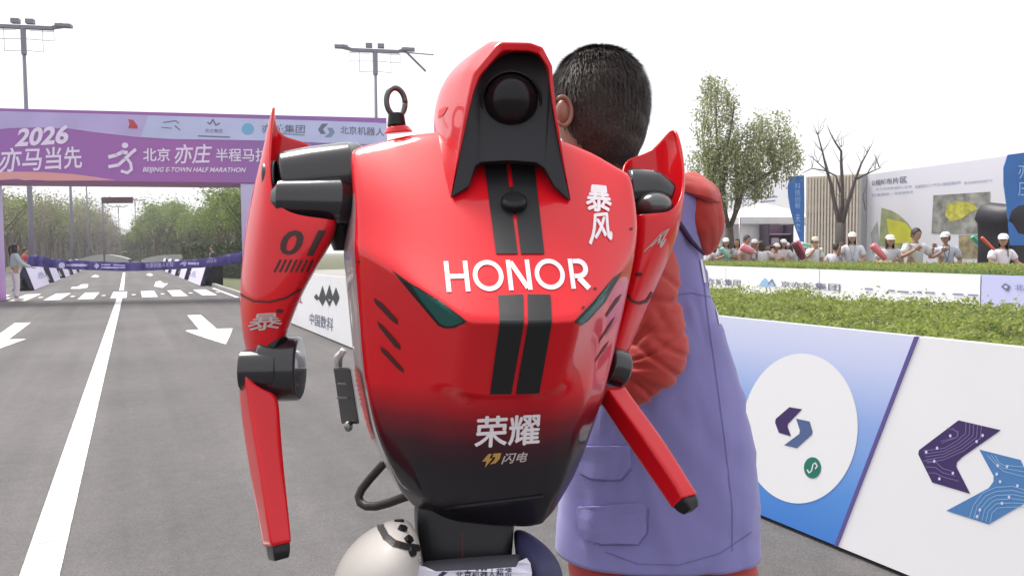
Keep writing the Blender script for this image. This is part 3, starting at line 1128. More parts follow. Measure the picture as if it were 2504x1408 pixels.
def hair_geo(mb, c, R, style, s=1.0):
    k0 = len(mb.v)
    if style == 'short':
        v, f = [], []
        nu, nv = 20, 10
        for j in range(nv + 1):
            for i in range(nu):
                th = 2 * math.pi * i / nu
                front = math.sin(th)
                lim = math.radians(62 + 52 * (1 - max(0, front)) * 1.0)
                ph = lim * j / nv
                w = 1.0 + .035 * math.sin(i * 3.1 + j)
                v.append((.084 * math.sin(ph) * math.cos(th) * w, .104 * math.sin(ph) * math.sin(th) * w - .004, .128 * math.cos(ph) * w + .002))
        for j in range(nv):
            for i in range(nu):
                f.append((j * nu + i, (j + 1) * nu + i, (j + 1) * nu + (i + 1) % nu, j * nu + (i + 1) % nu))
        mb.add(v, f)
    else:
        hair_len = .26 if style == 'long' else .14
        v, f = [], []
        nu, nv = 20, 14
        for j in range(nv + 1):
            for i in range(nu):
                th = 2 * math.pi * i / nu
                front = math.sin(th)
                lim = math.radians(55) if front > .55 else math.radians(110)
                t = j / nv
                if t <= .6 or front > .35:
                    ph = lim * min(1, t / .6)
                    x, y, z = .086 * math.sin(ph) * math.cos(th), .106 * math.sin(ph) * math.sin(th) - .006, .128 * math.cos(ph)
                else:
                    q = (t - .6) / .4
                    ph = lim
                    x, y, z = .088 * math.sin(ph) * math.cos(th) * (1 + .15 * math.sin(i * 2.3) * q), .100 * math.sin(ph) * math.sin(th) - .012, .128 * math.cos(ph) - hair_len * q
                v.append((x, y, z))
        for j in range(nv):
            for i in range(nu):
                f.append((j * nu + i, (j + 1) * nu + i, (j + 1) * nu + (i + 1) % nu, j * nu + (i + 1) % nu))
        mb.add(v, f)
        if style == 'pony':
            mb.tube([(0, -.09, .05), (0, -.14, .04), (0, -.16, -.05), (0, -.145, -.17), (0, -.14, -.25)], [.02, .032, .034, .026, .008], 10)
    for i in range(k0, len(mb.v)):
        mb.v[i] = Vector(c) + R @ (mb.v[i] * s)


def cap_geo(mb, c, R, s=1.0):
    k0 = len(mb.v)
    v, f = [], []
    nu, nv = 20, 7
    for j in range(nv + 1):
        for i in range(nu):
            th = 2 * math.pi * i / nu
            ph = math.radians(80) * j / nv
            v.append((.088 * math.sin(ph) ** .7 * math.cos(th), .108 * math.sin(ph) ** .7 * math.sin(th), .036 + .094 * math.cos(ph)))
    for j in range(nv):
        for i in range(nu):
            f.append((j * nu + i, (j + 1) * nu + i, (j + 1) * nu + (i + 1) % nu, j * nu + (i + 1) % nu))
    mb.add(v, f)
    v, f = [], []
    for i in range(9):
        a = math.radians(20 + 140 * i / 8)
        for r_, z in ((1.0, .045), (1.62, .030), (1.62, .026), (1.0, .038)):
            yy = .110 * math.sin(a) * (1 if r_ == 1 else 1.62)
            v.append((.090 * math.cos(a) * (1 if r_ == 1 else .95), yy, z))
    for i in range(8):
        for k in range(4):
            f.append((i * 4 + k, i * 4 + (k + 1) % 4, (i + 1) * 4 + (k + 1) % 4, (i + 1) * 4 + k))
    mb.add(v, f)
    for i in range(k0, len(mb.v)):
        mb.v[i] = Vector(c) + R @ (mb.v[i] * s)


SK = [mat('skin_light', (.42, .24, .17), .55), mat('skin_tan', (.33, .17, .11), .55)]
HAIR = mat('dark_hair', (.018, .012, .010), .5, bump=.6, bscale=160, var=.3, vscale=60)
EYE = mat('eye_dark', (.02, .015, .012), .2)
_cm = {}


def cloth(col, var=.06):
    if col not in _cm:
        _cm[col] = mat('cloth', col, .85, bump=.5, bscale=9, var=var, vscale=9, sheen=.2)
    return _cm[col]


def person(label, loc, face_deg, H=1.65, shirt=(.7, .7, .7), legs=(.05, .05, .06), style='short', cap=None, arms=None, lean=(0, 0), skin_m=0,
           group='volunteers cheering behind the hedge', long_sleeve=False, headturn=0, lanyard=None, seat=0):
    """person at loc; face_deg: heading, degrees from +Y towards +X; arms: ((elbow,hand),(elbow,hand)) in body axes (x right, y forward, z up)"""
    r = thing('person', label, 'person', loc, group)
    k = H / 1.65
    a = -math.radians(face_deg)
    Rz = Matrix.Rotation(a, 3, 'Z')
    L = lambda x, y, z: Rz @ Vector((x * k, y * k, z * k)) + Vector(loc)
    lx, ly = lean

    def up(x, y, z):     # upper body leaned
        t = max(0, z - .92) / .7
        return L(x + lx * t, y + ly * t, z)
    arms = arms or (((.24, .0, 1.10), (.20, .22, 1.02)), ((-.24, .0, 1.10), (-.20, .22, 1.02)))
    hip = .90
    joints = [up(0, 0, .93), up(0, 0, 1.10), up(0, 0, 1.28), up(0, .0, 1.39), up(0, .01, 1.47)]
    rad = [(.13 * k, .10 * k), (.115 * k, .09 * k), (.135 * k, .095 * k), (.075 * k, .06 * k), (.050 * k, .050 * k)]
    ed = [(0, 1), (1, 2), (2, 3), (3, 4)]
    hands = []
    for s_, (el, ha) in zip((1, -1), arms):
        i = len(joints)
        joints += [up(s_ * .175, 0, 1.345), up(*el), up(*ha)]
        rad += [.055 * k, .042 * k, .028 * k]
        ed += [(2, i), (i, i + 1), (i + 1, i + 2)]
        hands.append((up(*el), up(*ha), s_))
    for s_ in (1, -1):
        i = len(joints)
        joints += [L(s_ * .09, 0, .86), L(s_ * .10, .02, .47), L(s_ * .10, -.01, .09), L(s_ * .105, .12, .035)]
        rad += [.085 * k, .055 * k, .036 * k, .034 * k]
        ed += [(0, i), (i, i + 1), (i + 1, i + 2), (i + 2, i + 3)]
    v, f = skin(joints, ed, rad, 1)
    mb = MB().add(v, f)
    hc = up(0, .025, 1.555)
    Rh = Rz @ Matrix.Rotation(-math.radians(headturn), 3, 'Z')
    head_geo(mb, hc, Rh, k)
    for el, ha, s_ in hands:
        dv = (ha - el).normalized()
        hand(mb, ha - dv * .01, dv, Rz @ Vector((0, 1, .3)) + Vector((0, 0, .01)), k, .55, s_, 5)
    mb.build('body', SK[skin_m], r, True)
    e = MB()
    for sx in (-1, 1):
        e.ell(hc + Rh @ (Vector((sx * .028, .0885, .009)) * k), (.009 * k,) * 3, None, 6, 4)
    e.build('eyes', EYE, r, True)
    # shirt
    sj = [joints[0], joints[1], joints[2], joints[3]]
    srad = [(.165 * k, .125 * k), (.155 * k, .12 * k), (.16 * k, .115 * k), (.085 * k, .075 * k)]
    se = [(0, 1), (1, 2), (2, 3)]
    for j, (el, ha, s_) in enumerate(hands):
        i = len(sj)
        sh = joints[5 + 3 * j]
        if long_sleeve:
            sj += [sh, el, ha]
            srad += [.078 * k, .062 * k, .045 * k]
            se += [(2, i), (i, i + 1), (i + 1, i + 2)]
        else:
            sj += [sh, sh.lerp(el, .75)]
            srad += [.080 * k, .075 * k]
            se += [(2, i), (i, i + 1)]
    v, f = skin(sj, se, srad, 1)
    MB().add(v, f).build('shirt' if not long_sleeve else 'jacket', cloth(shirt), r, True)
    # trousers
    tj = [L(0, 0, .95), L(0, 0, .86)]
    tr = [(.155 * k, .12 * k), (.15 * k, .115 * k)]
    te = [(0, 1)]
    for s_ in (1, -1):
        i = len(tj)
        tj += [L(s_ * .095, 0, .78), L(s_ * .10, .02, .47), L(s_ * .10, -.01, .12)]
        tr += [.098 * k, .075 * k, .060 * k]
        te += [(1, i), (i, i + 1), (i + 1, i + 2)]
    v, f = skin(tj, te, tr, 1)
    MB().add(v, f).build('trousers', cloth(legs), r, True)
    for s_ in (1, -1):
        mb = MB()
        mb.ell(L(s_ * .105, .06, .045), (.048 * k, .13 * k, .045 * k), Rz, 10, 6)
        mb.build('shoe', cloth((.6, .6, .6)), r, True)
    mb = MB()
    hair_geo(mb, hc, Rh, style, k)
    mb.build('hair', HAIR, r, True)
    if cap:
        mb = MB()
        cap_geo(mb, hc, Rh, k)
        mb.build('cap', cloth(cap, .02), r, True)
    if lanyard:
        mb = MB()
        for s_ in (1, -1):
            mb.tube([up(s_ * .055, .075, 1.42), up(s_ * .05, .125, 1.30), up(0, .150, 1.10)], .006, 4)
        mb.box(up(0, .155, 1.05), (.07, .012, .10), Rz)
        mb.build('lanyard', cloth(lanyard), r)
    return r


# ---------------------------------------------------------------- the man behind the robot
mp = P(1600, 1000, 1.74)
man = thing('person', 'dark haired person in purple vest over red jacket standing behind the robot, back turned', 'person', (mp.x, mp.y, 0))
# body: spine, neck, limbs as one surface
W = Matrix((CR, CF, Vector((0, 0, 1)))).transposed()
pel_ = P(1600, 1330, 1.74)
spine = [pel_, P(1600, 1050, 1.74), P(1580, 760, 1.72), P(1550, 540, 1.70), P(1475, 440, 1.68), P(1462, 350, 1.65)]
jr = [(.15, .11), (.14, .10), (.16, .11), (.12, .09), (.062, .062), (.062, .062)]
je = [(i, i + 1) for i in range(5)]
armL = [P(1560, 560, 1.62), P(1592, 880, 1.56), P(1410, 945, 1.56)]
armR = [P(1650, 520, 1.74), P(1650, 610, 2.00), P(1560, 760, 2.12)]
i = 6
J = spine + armL + armR
jr += [.06, .045, .032, .06, .045, .032]
je += [(3, 6), (6, 7), (7, 8), (3, 9), (9, 10), (10, 11)]
for sx in (-1, 1):
    i = len(J)
    hipp = pel_ + CR * sx * .095 - Vector((0, 0, .08))
    kn = Vector((hipp.x, hipp.y, .47)) - _r0 * .0
    an = Vector((hipp.x, hipp.y, .10))
    to = an + Vector((-.05, .12, -.05)) * 1.0
    J += [hipp, kn, an, to]
    jr += [.09, .058, .040, .038]
    je += [(0, i), (i, i + 1), (i + 1, i + 2), (i + 2, i + 3)]
v, f = skin(J, je, jr, 2)
mb = MB().add(v, f)
hc = P(1462, 268, 1.64)
fd = (-CR * .70 + CF * .72)
fd.z = -.12
fd.normalize()
zz = Vector((0, 0, 1)) - fd * fd.z
zz.normalize()
Rm = Matrix((fd.cross(zz), fd, zz)).transposed()
head_geo(mb, hc, Rm, 1.12, 40, 28)
dv = (armL[2] - armL[1]).normalized()
hand(mb, armL[2], dv, -CF, 1.05, .5, -1, 8)
dv = (armR[2] - armR[1]).normalized()
hand(mb, armR[2], dv, -CF, 1.05, .5, 1, 8)
mb.build('body', mat('skin_man', (.36, .19, .13), .5), man, True)
# ear turned to the camera
ec = P(1376, 272, 1.540)
ev_, ef_ = [], []
pts = [ec + CR * (.0185 * math.cos(a)) + CU * (.030 * math.sin(a)) + CF * (.01 * math.cos(a)) for a in [math.radians(-130 + 260 * i / 16) for i in range(17)]]
mb = MB().tube(pts, [.0035 + .0025 * math.sin(math.pi * i / 16) for i in range(17)], 8)
mb.ell(ec - CF * -.012, (.015, .014, .026), W, 14, 10)
mb.build('ear', mat('skin_ear', (.26, .12, .085), .4), man, True)
# hair: cap of hair with strands over it
hv, hf = [], []
nu, nv = 64, 40
hcen = P(1466, 256, 1.64)
for j in range(nv + 1):
    for i in range(nu):
        th = 2 * math.pi * i / nu
        dirl = Vector((math.cos(th), math.sin(th), 0))          # x: image right, y: away
        # hairline: higher at the face side (left/away), low at the nape (right/near)
        near = max(0, (.72 * dirl.x - .70 * dirl.y))
        lim = math.radians(118 + 32 * min(1, near * 2.2) - 44 * max(0, (-.72 * dirl.x + .70 * dirl.y)))
        ph = lim * j / nv
        w = 1 + .035 * mnoise.noise(Vector((math.cos(th) * 3 * math.sin(ph), math.sin(th) * 3 * math.sin(ph), ph * 4)))
        low = max(0, -math.cos(ph))
        ex = .92 if ph < math.pi / 2 else .62
        x = .110 * math.sin(ph) ** ex * dirl.x * w
        y = .114 * math.sin(ph) ** ex * dirl.y * w
        z = (.122 if ph < math.pi / 2 else .150) * math.cos(ph) * w
        hv.append(hcen + CR * x + Vector((CF.x, CF.y, 0)).normalized() * y + CU * z)
for j in range(nv):
    for i in range(nu):
        hf.append((j * nu + i, (j + 1) * nu + i, (j + 1) * nu + (i + 1) % nu, j * nu + (i + 1) % nu))
hairm = mat('hair_man', (.030, .019, .016), .5, bump=.3, bscale=120, var=.25, vscale=90, spec=.4)
hair = mk('hair', hv, hf, hairm, man, True)
rs = random.Random(3)
sv, sf = [], []
me = hair.data
off = wpos(hair)
crown = hcen + CR * .01 + CU * .122
for _ in range(22000):
    p = me.polygons[rs.randrange(len(me.polygons))]
    c = p.center + off
    nn_ = (c - hcen).normalized()
    flow = (c - crown)
    flow = flow - nn_ * flow.dot(nn_)
    if flow.length < 1e-4:
        continue
    flow.normalize()
    sw = nn_.cross(flow)
    flow = (flow + sw * (.35 + rs.uniform(-.3, .3))).normalized()
    ln = rs.uniform(.012, .034)
    wd = rs.uniform(.0006, .0012)
    a = c + nn_ * .0005
    b = a + flow * ln * .5 + nn_ * rs.uniform(.001, .004)
    e_ = a + flow * ln + nn_ * rs.uniform(.0005, .009)
    k0 = len(sv)
    sv += [a - sw * wd, a + sw * wd, b + sw * wd * .8, b - sw * wd * .8, e_]
    sf += [(k0, k0 + 1, k0 + 2, k0 + 3), (k0 + 3, k0 + 2, k0 + 4)]
mk('hair_strands', sv, sf, hairm, man, kind='stuff')


def folds(o, amp, scale, seed=0, ridge=None):
    me = o.data
    nrms = [v.normal.copy() for v in me.vertices]
    for v in me.vertices:
        c = v.co.copy()
        n1 = mnoise.noise(Vector((c.x * scale, c.y * scale, c.z * scale * .55)) + Vector((seed, 0, 0)))
        n2 = mnoise.noise(Vector((c.x * scale * 2.3, c.y * scale * 2.3, c.z * scale * 1.3)) + Vector((0, seed, 5)))
        v.co = c + nrms[v.index] * amp * (n1 + .5 * (abs(n2) - .3))
    me.update()


vestm = mat('vest_fabric', (.215, .20, .46), .8, bump=.12, bscale=300, sheen=.25)
jackm = mat('jacket_fabric', (.42, .030, .022), .7, bump=.12, bscale=260, sheen=.2)
# vest body: horizontal rings
fw = Vector((CF.x, CF.y, 0)).normalized()
rt = _r0
VR = [(410, 1520, 1650, 1.68, .05), (450, 1495, 1700, 1.69, .085), (500, 1478, 1722, 1.70, .105), (560, 1466, 1716, 1.71, .115), (640, 1455, 1716, 1.72, .12), (740, 1440, 1744, 1.73, .125),
      (860, 1420, 1786, 1.735, .13), (1000, 1400, 1816, 1.74, .14), (1130, 1384, 1838, 1.745, .15), (1230, 1372, 1850, 1.75, .155), (1310, 1366, 1850, 1.75, .157), (1338, 1368, 1848, 1.75, .158)]


def rings(VR, n=36, pw=.85):
    rows = []
    for (y, xl, xr, d, hd) in VR:
        c = P((xl + xr) / 2, y, d)
        hw = (xr - xl) / 2 / FPX * d
        r_ = []
        for k in range(n):
            a = 2 * math.pi * k / n
            ca, sa = math.cos(a), math.sin(a)
            r_.append(c + rt * hw * math.copysign(abs(ca) ** pw, ca) + fw * hd * math.copysign(abs(sa) ** pw, sa))
        rows.append(r_)
    return rows


vest = mk('vest', *loft(rings(VR), True, True, False), vestm, man, True)
fix_normals(vest)
sub(vest, 2)
folds(vest, .014, 5, 2)
me = vest.data
offv = wpos(vest)
el_ = P(1560, 900, 1.6)
vn_ = [q.normal.copy() for q in me.vertices]
for v_ in me.vertices:
    c = v_.co + offv
    q_ = c - el_
    # creases pulled towards the raised elbow, fading with distance, and soft vertical drape near the hem
    ang = math.atan2(q_.dot(CU), q_.dot(CR))
    rr = q_.length
    k1 = mnoise.noise(Vector((ang * 2.4, rr * 1.5, 9)))
    k2 = mnoise.noise(Vector((c.dot(CR) * 11, c.z * 2.2, 3)))
    k3 = mnoise.noise(Vector((c.dot(CR) * 6 + c.z * 7, c.z * 5 - c.dot(CR) * 3, 13)))
    v_.co += vn_[v_.index] * (.022 * max(0, .30 - abs(k1)) * math.exp(-rr * 2.6) * 2.0 + .014 * max(0, .24 - abs(k2)) * max(0, 1.15 - c.z) * 2 - .020 * max(0, .16 - abs(k3)))
me.update()
solid(vest, .004); bake(vest)
hem = mk('jacket_hem', *loft(rings([(1290, 1405, 1815, 1.75, .115), (1345, 1398, 1830, 1.75, .128), (1372, 1386, 1850, 1.75, .152), (1396, 1392, 1846, 1.75, .152)]), True), jackm, man, True)
fix_normals(hem); sub(hem, 2); folds(hem, .003, 9, 4); solid(hem, .004); bake(hem)
# pockets
for q, nm in (([(1412, 1238), (1570, 1228), (1580, 1240), (1578, 1300), (1560, 1326), (1470, 1326), (1424, 1312)], 'pocket'),
              ([(1424, 1090), (1540, 1088), (1542, 1140), (1520, 1168), (1450, 1168), (1418, 1150)], 'pocket_flap')):
    o = poly_on(q, [vest], vestm, man, nm, .006, 8)
    if o:
        solid(o, .006, 0); bake(o)
# armhole binding and shoulder of the right sleeve
sp_ = [(1648, 452, 1.70, 34), (1672, 466, 1.685, 56), (1692, 494, 1.675, 66), (1700, 530, 1.67, 66), (1710, 566, 1.67, 54), (1722, 596, 1.675, 34), (1734, 620, 1.68, 12)]
mb = MB()
mb.tube([P(x, y, d) for x, y, d, r_ in sp_], [r_ * 1.68 / FPX for x, y, d, r_ in sp_], 20)
mb.tube([P(1690, 540, 1.70), P(1660, 600, 1.88), P(1590, 700, 2.08)], [.055, .052, .04], 16)
o = fix_normals(mb.build('right_sleeve', jackm, man, True))
sub(o, 2)
folds(o, .012, 12, 1)
folds(o, .007, 24, 5)
v, f = loft([[P(1640, 432, 1.66), P(1690, 438, 1.64), P(1728, 448, 1.64), P(1752, 462, 1.66)], [P(1645, 450, 1.63), P(1696, 458, 1.605), P(1738, 470, 1.605), P(1760, 484, 1.64)],
             [P(1660, 470, 1.62), P(1700, 478, 1.60), P(1736, 490, 1.60), P(1757, 500, 1.63)]], False)
o = mk('collar_flap', v, f, jackm, man, True)
sub(o, 3); solid(o, .008); bake(o)
folds(o, .006, 20, 2)
mb = MB().tube([P(1640, 520, 1.60), P(1662, 548, 1.595), P(1690, 590, 1.60), P(1722, 622, 1.63)], [.003, .006, .006, .003], 8)
mb.build('armhole_binding', mat('binding', (.03, .012, .06), .7), man, True)
# left sleeve with a bent elbow
v, f = skin([P(1540, 520, 1.64), P(1575, 640, 1.60), P(1600, 740, 1.575), P(1606, 830, 1.55), P(1590, 905, 1.54), P(1520, 945, 1.55), P(1430, 950, 1.56)],
            [(i, i + 1) for i in range(6)], [.065, .072, .070, .074, .074, .060, .045], 4)
o = MB().add(v, f).build('left_sleeve', jackm, man, True)
me = o.data
eb = P(1600, 880, 1.54)
offm = wpos(o)
vn_ = [q.normal.copy() for q in me.vertices]
for v_ in me.vertices:
    c = v_.co + offm - eb
    u_, w_ = c.dot(CR), c.dot(CU)
    ang = math.atan2(w_, u_ + .10)
    rr = math.hypot(w_, u_ + .10)
    cr_ = mnoise.noise(Vector((ang * 2.2, rr * 4, 1.5)))
    c2_ = mnoise.noise(Vector((ang * 4.5 + 3, rr * 6, 4)))
    c3_ = mnoise.noise(Vector((c.dot(CU) * 16 + c.dot(CR) * 7, c.dot(CR) * 4, 2)))
    v_.co += vn_[v_.index] * (-.032 * max(0, .20 - abs(cr_)) - .008 * max(0, .16 - abs(c2_)) - .040 * max(0, .16 - abs(c3_)) + .020 * mnoise.noise(c * 7))
me.update()
pr_ = mat('vest_print', (.7, .68, .8), .6)
st_ = mat('vest_stitch', (.14, .12, .31), .8)
for q in ([(1716, 640), (1728, 760), (1748, 900), (1772, 1080), (1790, 1240), (1790, 1345)], [(1480, 1348), (1560, 1378), (1660, 1380), (1760, 1352), (1836, 1300)], [(1655, 720), (1690, 716), (1736, 726)],
          [(1418, 1246), (1568, 1238)], [(1426, 1256), (1572, 1248)], [(1422, 1160), (1452, 1175), (1520, 1175), (1546, 1146)], [(1424, 1306), (1470, 1332), (1562, 1332), (1584, 1302), (1586, 1240)]):
    lay('vest_seam', *stroke2(q, 1.8), [vest], st_, man, .0015, 8)
for q in ([(1722, 642), (1731, 668), (1735, 700)], [(1730, 640), (1741, 676), (1745, 712)], [(1712, 636), (1722, 690)], [(1750, 752), (1758, 792)]):
    lay('vest_lettering', *stroke2(q, 5), [vest], pr_, man, .003, 6)
tr_ = cloth((.03, .03, .035))
v, f = skin([pel_ + Vector((0, 0, .02)), pel_ - Vector((0, 0, .06))] + [pel_ + CR * s_ * .1 - Vector((0, 0, .16)) for s_ in (1, -1)] +
            [Vector(((pel_ + CR * s_ * .11).x, (pel_ + CR * s_ * .11).y, z_)) for z_ in (.45, .08) for s_ in (1, -1)],
            [(0, 1), (1, 2), (1, 3), (2, 4), (3, 5), (4, 6), (5, 7)], [.15, .15, .105, .105, .085, .085, .07, .07], 2)
MB().add(v, f).build('trousers', tr_, man, True)
for s_ in (1, -1):
    q = pel_ + CR * s_ * .11
    MB().ell((q.x - .02, q.y + .06, .05), (.05, .14, .05), Matrix.Rotation(.3, 3, 'Z'), 14, 8).build('shoe', cloth((.5, .5, .5)), man, True)

# ================================================================== GROUND AND ROAD
def asphalt():
    mt = mat('asphalt', (.13, .122, .118), .85, spec=.3)
    n = mt.node_tree.nodes; L = mt.node_tree.links
    b = n['Principled BSDF']
    tc = n.new('ShaderNodeTexCoord')
    vo = n.new('ShaderNodeTexVoronoi'); vo.inputs['Scale'].default_value = 150
    n1 = n.new('ShaderNodeTexNoise'); n1.inputs['Scale'].default_value = .55; n1.inputs['Detail'].default_value = 6
    n2 = n.new('ShaderNodeTexNoise'); n2.inputs['Scale'].default_value = 9; n2.inputs['Detail'].default_value = 8
    for q in (vo, n1, n2):
        L.new(tc.outputs['Object'], q.inputs['Vector'])
    r = n.new('ShaderNodeValToRGB')
    e = r.color_ramp.elements
    e[0].color = (.098, .093, .093, 1); e[0].position = .15
    e[1].color = (.140, .132, .130, 1); e[1].position = .9
    L.new(vo.outputs['Color'], r.inputs[0])
    m1 = n.new('ShaderNodeMapRange'); m1.inputs['From Min'].default_value = .3; m1.inputs['From Max'].default_value = .7
    m1.inputs['To Min'].default_value = .86; m1.inputs['To Max'].default_value = 1.14
    L.new(n1.outputs[0], m1.inputs[0])
    m2 = n.new('ShaderNodeMapRange'); m2.inputs['From Min'].default_value = .3; m2.inputs['From Max'].default_value = .7
    m2.inputs['To Min'].default_value = .93; m2.inputs['To Max'].default_value = 1.07
    L.new(n2.outputs[0], m2.inputs[0])
    mm = n.new('ShaderNodeMath'); mm.operation = 'MULTIPLY'
    L.new(m1.outputs[0], mm.inputs[0]); L.new(m2.outputs[0], mm.inputs[1])
    mp_ = n.new('ShaderNodeMapping'); mp_.inputs['Scale'].default_value = (1.6, .04, 1)
    L.new(tc.outputs['Object'], mp_.inputs['Vector'])
    n3 = n.new('ShaderNodeTexNoise'); n3.inputs['Scale'].default_value = 1.3; n3.inputs['Detail'].default_value = 5
    L.new(mp_.outputs[0], n3.inputs['Vector'])
    m3 = n.new('ShaderNodeMapRange'); m3.inputs['From Min'].default_value = .35; m3.inputs['From Max'].default_value = .65
    m3.inputs['To Min'].default_value = .84; m3.inputs['To Max'].default_value = 1.1
    L.new(n3.outputs[0], m3.inputs[0])
    mm3 = n.new('ShaderNodeMath'); mm3.operation = 'MULTIPLY'
    L.new(mm.outputs[0], mm3.inputs[0]); L.new(m3.outputs[0], mm3.inputs[1])
    # a few lighter scuffs and stains
    n4 = n.new('ShaderNodeTexNoise'); n4.inputs['Scale'].default_value = 3.2; n4.inputs['Detail'].default_value = 10; n4.inputs['Roughness'].default_value = .8
    L.new(tc.outputs['Object'], n4.inputs['Vector'])
    m4 = n.new('ShaderNodeMapRange'); m4.inputs['From Min'].default_value = .64; m4.inputs['From Max'].default_value = .72
    m4.inputs['To Min'].default_value = 1.0; m4.inputs['To Max'].default_value = 1.45
    L.new(n4.outputs[0], m4.inputs[0])
    mm = n.new('ShaderNodeMath'); mm.operation = 'MULTIPLY'
    L.new(mm3.outputs[0], mm.inputs[0]); L.new(m4.outputs[0], mm.inputs[1])
    hv = n.new('ShaderNodeHueSaturation')
    L.new(r.outputs[0], hv.inputs['Color']); L.new(mm.outputs[0], hv.inputs['Value'])
    L.new(hv.outputs[0], b.inputs['Base Color'])
    bp = n.new('ShaderNodeBump'); bp.inputs['Strength'].default_value = .5; bp.inputs['Distance'].default_value = .004
    L.new(vo.outputs['Distance'], bp.inputs['Height']); L.new(bp.outputs[0], b.inputs['Normal'])
    return mt


def sheet(name, x0, y0, x1, y1, z, mt):
    o = mk(name, [(x0, y0, z), (x1, y0, z), (x1, y1, z), (x0, y1, z)], [(0, 1, 2, 3)], mt)
    o['kind'] = 'structure'
    return o


sheet('ground', -1500, -1500, 1500, 1500, -.01, mat('soil_grass', (.09, .10, .045), .95, var=.3, vscale=.5))
road = sheet('road', -7.5, -30, 3.25, 900, .0, asphalt())
sheet('plaza', 8.2, -30, 60, 60, .0, mat('paving', (.30, .28, .27), .8, var=.08, vscale=2))
for x in (-7.6, 3.3):
    k = MB()
    k.box((x, 435, .05), (.12, 930, .14))
    o = k.build('kerb', mat('kerb_stone', (.32, .31, .30), .8, var=.1))
    o['kind'] = 'structure'
paint = gradmat('road_paint', [(0, (.30, .29, .28)), (.42, (.62, .61, .6)), (.5, (.78, .77, .76)), (1, (.82, .81, .80))], (0, 0, 1), -.62, .62, .7, noise=0)
_n = paint.node_tree.nodes
_L = paint.node_tree.links
_tc = _n.new('ShaderNodeTexCoord')
_no = _n.new('ShaderNodeTexNoise')
_no.inputs['Scale'].default_value = 7
_no.inputs['Detail'].default_value = 9
_no.inputs['Roughness'].default_value = .75
_L.new(_tc.outputs['Object'], _no.inputs['Vector'])
_rp = [q for q in _n if q.type == 'VALTORGB'][0]
_mr = _n.new('ShaderNodeMapRange')
_mr.inputs['From Min'].default_value = .34
_mr.inputs['From Max'].default_value = .66
_L.new(_no.outputs[0], _mr.inputs[0])
_L.new(_mr.outputs[0], _rp.inputs[0])


def mark(name, pts, z=.004):
    v, f = poly2([(p[0], p[1]) for p in pts])
    return mk(name, [(a, b, z) for a, b in v], f, paint, road)


mark('centre_line', [(-.44, 2.2), (-.29, 2.2), (-.06, 26.0), (-.21, 26.0)])
mark('centre_line', [(-.17, 31.2), (-.02, 31.2), (.10, 62), (-.05, 62)])
for k in range(-4, 4):
    X = -.17 + .875 * k
    mark('crossing_bar', [(X - .22, 25.7), (X + .22, 25.7), (X + .26, 30.0), (X - .18, 30.0)], .008)
    mark('crossing_dot', [(X + .44 + .07 * math.cos(a), 27.6 + .32 * math.sin(a)) for a in [i * math.pi / 5 for i in range(10)]], .008)
for pts in ([(458, 771), (491, 770), (530, 804), (569, 803), (563, 820), (552, 842), (500, 826), (455, 810), (455, 808), (487, 806)],
            [(36, 790), (75, 789), (21, 830), (64, 829), (0, 852), (-70, 878), (-75, 848), (-32, 838)],
            [(172, 706), (176, 702), (189, 701), (200, 695), (216, 695), (214, 703), (196, 706)],
            [(377, 700), (381, 689), (392, 687), (400, 693), (411, 693), (398, 704)],
            [(222, 677), (232, 672), (242, 674), (240, 678)], [(357, 672), (366, 668), (375, 672), (368, 675)]):
    mark('arrow_marking', [G(*p) for p in pts])
mark('edge_line', [(3.02, 24.0), (3.14, 24.0), (3.14, 31), (3.02, 31)])
mark('edge_line', [(3.02, 33.0), (3.14, 33.0), (3.14, 80), (3.02, 80)])


def at(px, d):
    v = P(px, 620, d)
    return Vector((v.x, v.y, 0))


def hz(px):
    return 615.3 - RHO * (px - 1252)


def zof(px, y, d):
    return 1.35 + d * (hz(px) - y) / FPX * 1.0


# ================================================================== GANTRY
gA, gB = at(0, 20.9), at(925, 22.8)
gu = (gB - gA).normalized()
gn = Vector((-gu.y, gu.x, 0))
if gn.dot(CF) < 0:
    gn = -gn


def gp(px, z=0, back=0):
    """point of the gantry front plane on the vertical plane through photo column px"""
    d_ = ray(px, 620)
    d_ = Vector((d_.x, d_.y, 0))
    # CAM + t d = gA + s gu
    den = d_.x * gu.y - d_.y * gu.x
    t = ((gA.x - CAM.x) * gu.y - (gA.y - CAM.y) * gu.x) / den
    p = Vector((CAM.x + d_.x * t, CAM.y + d_.y * t, z))
    return p + gn * back


gantry = thing('finish_gantry', 'purple and lavender finish arch spanning the road with 2026 and BEIJING E-TOWN HALF MARATHON', 'finish arch', gp(300))
purple = (.30, .13, .42)
gm = gradmat('banner_print', [(0, (.34, .145, .46)), (.5, (.37, .14, .43)), (.75, (.28, .15, .42)), (1, (.33, .15, .45))], tuple(gu), gA.dot(gu) - gp(300).dot(gu), gB.dot(gu) - gp(300).dot(gu), .75)
under = mat('banner_side', (.30, .15, .26), .8)


def slab(name, pxa, pxb, z0, z1, b0, b1, mt, parent):
    a = [gp(pxa, z0, b0), gp(pxb, z0, b0)]
    c = [gp(pxa, z0, b0) + gn * (b1 - b0), gp(pxb, z0, b0) + gn * (b1 - b0)]
    q = [a[0], a[1], c[1], c[0]]
    mb = MB()
    mb.hexa([Vector((p.x, p.y, z0)) for p in q] + [Vector((p.x, p.y, z1)) for p in q])
    return fix_normals(mb.build(name, mt, parent))


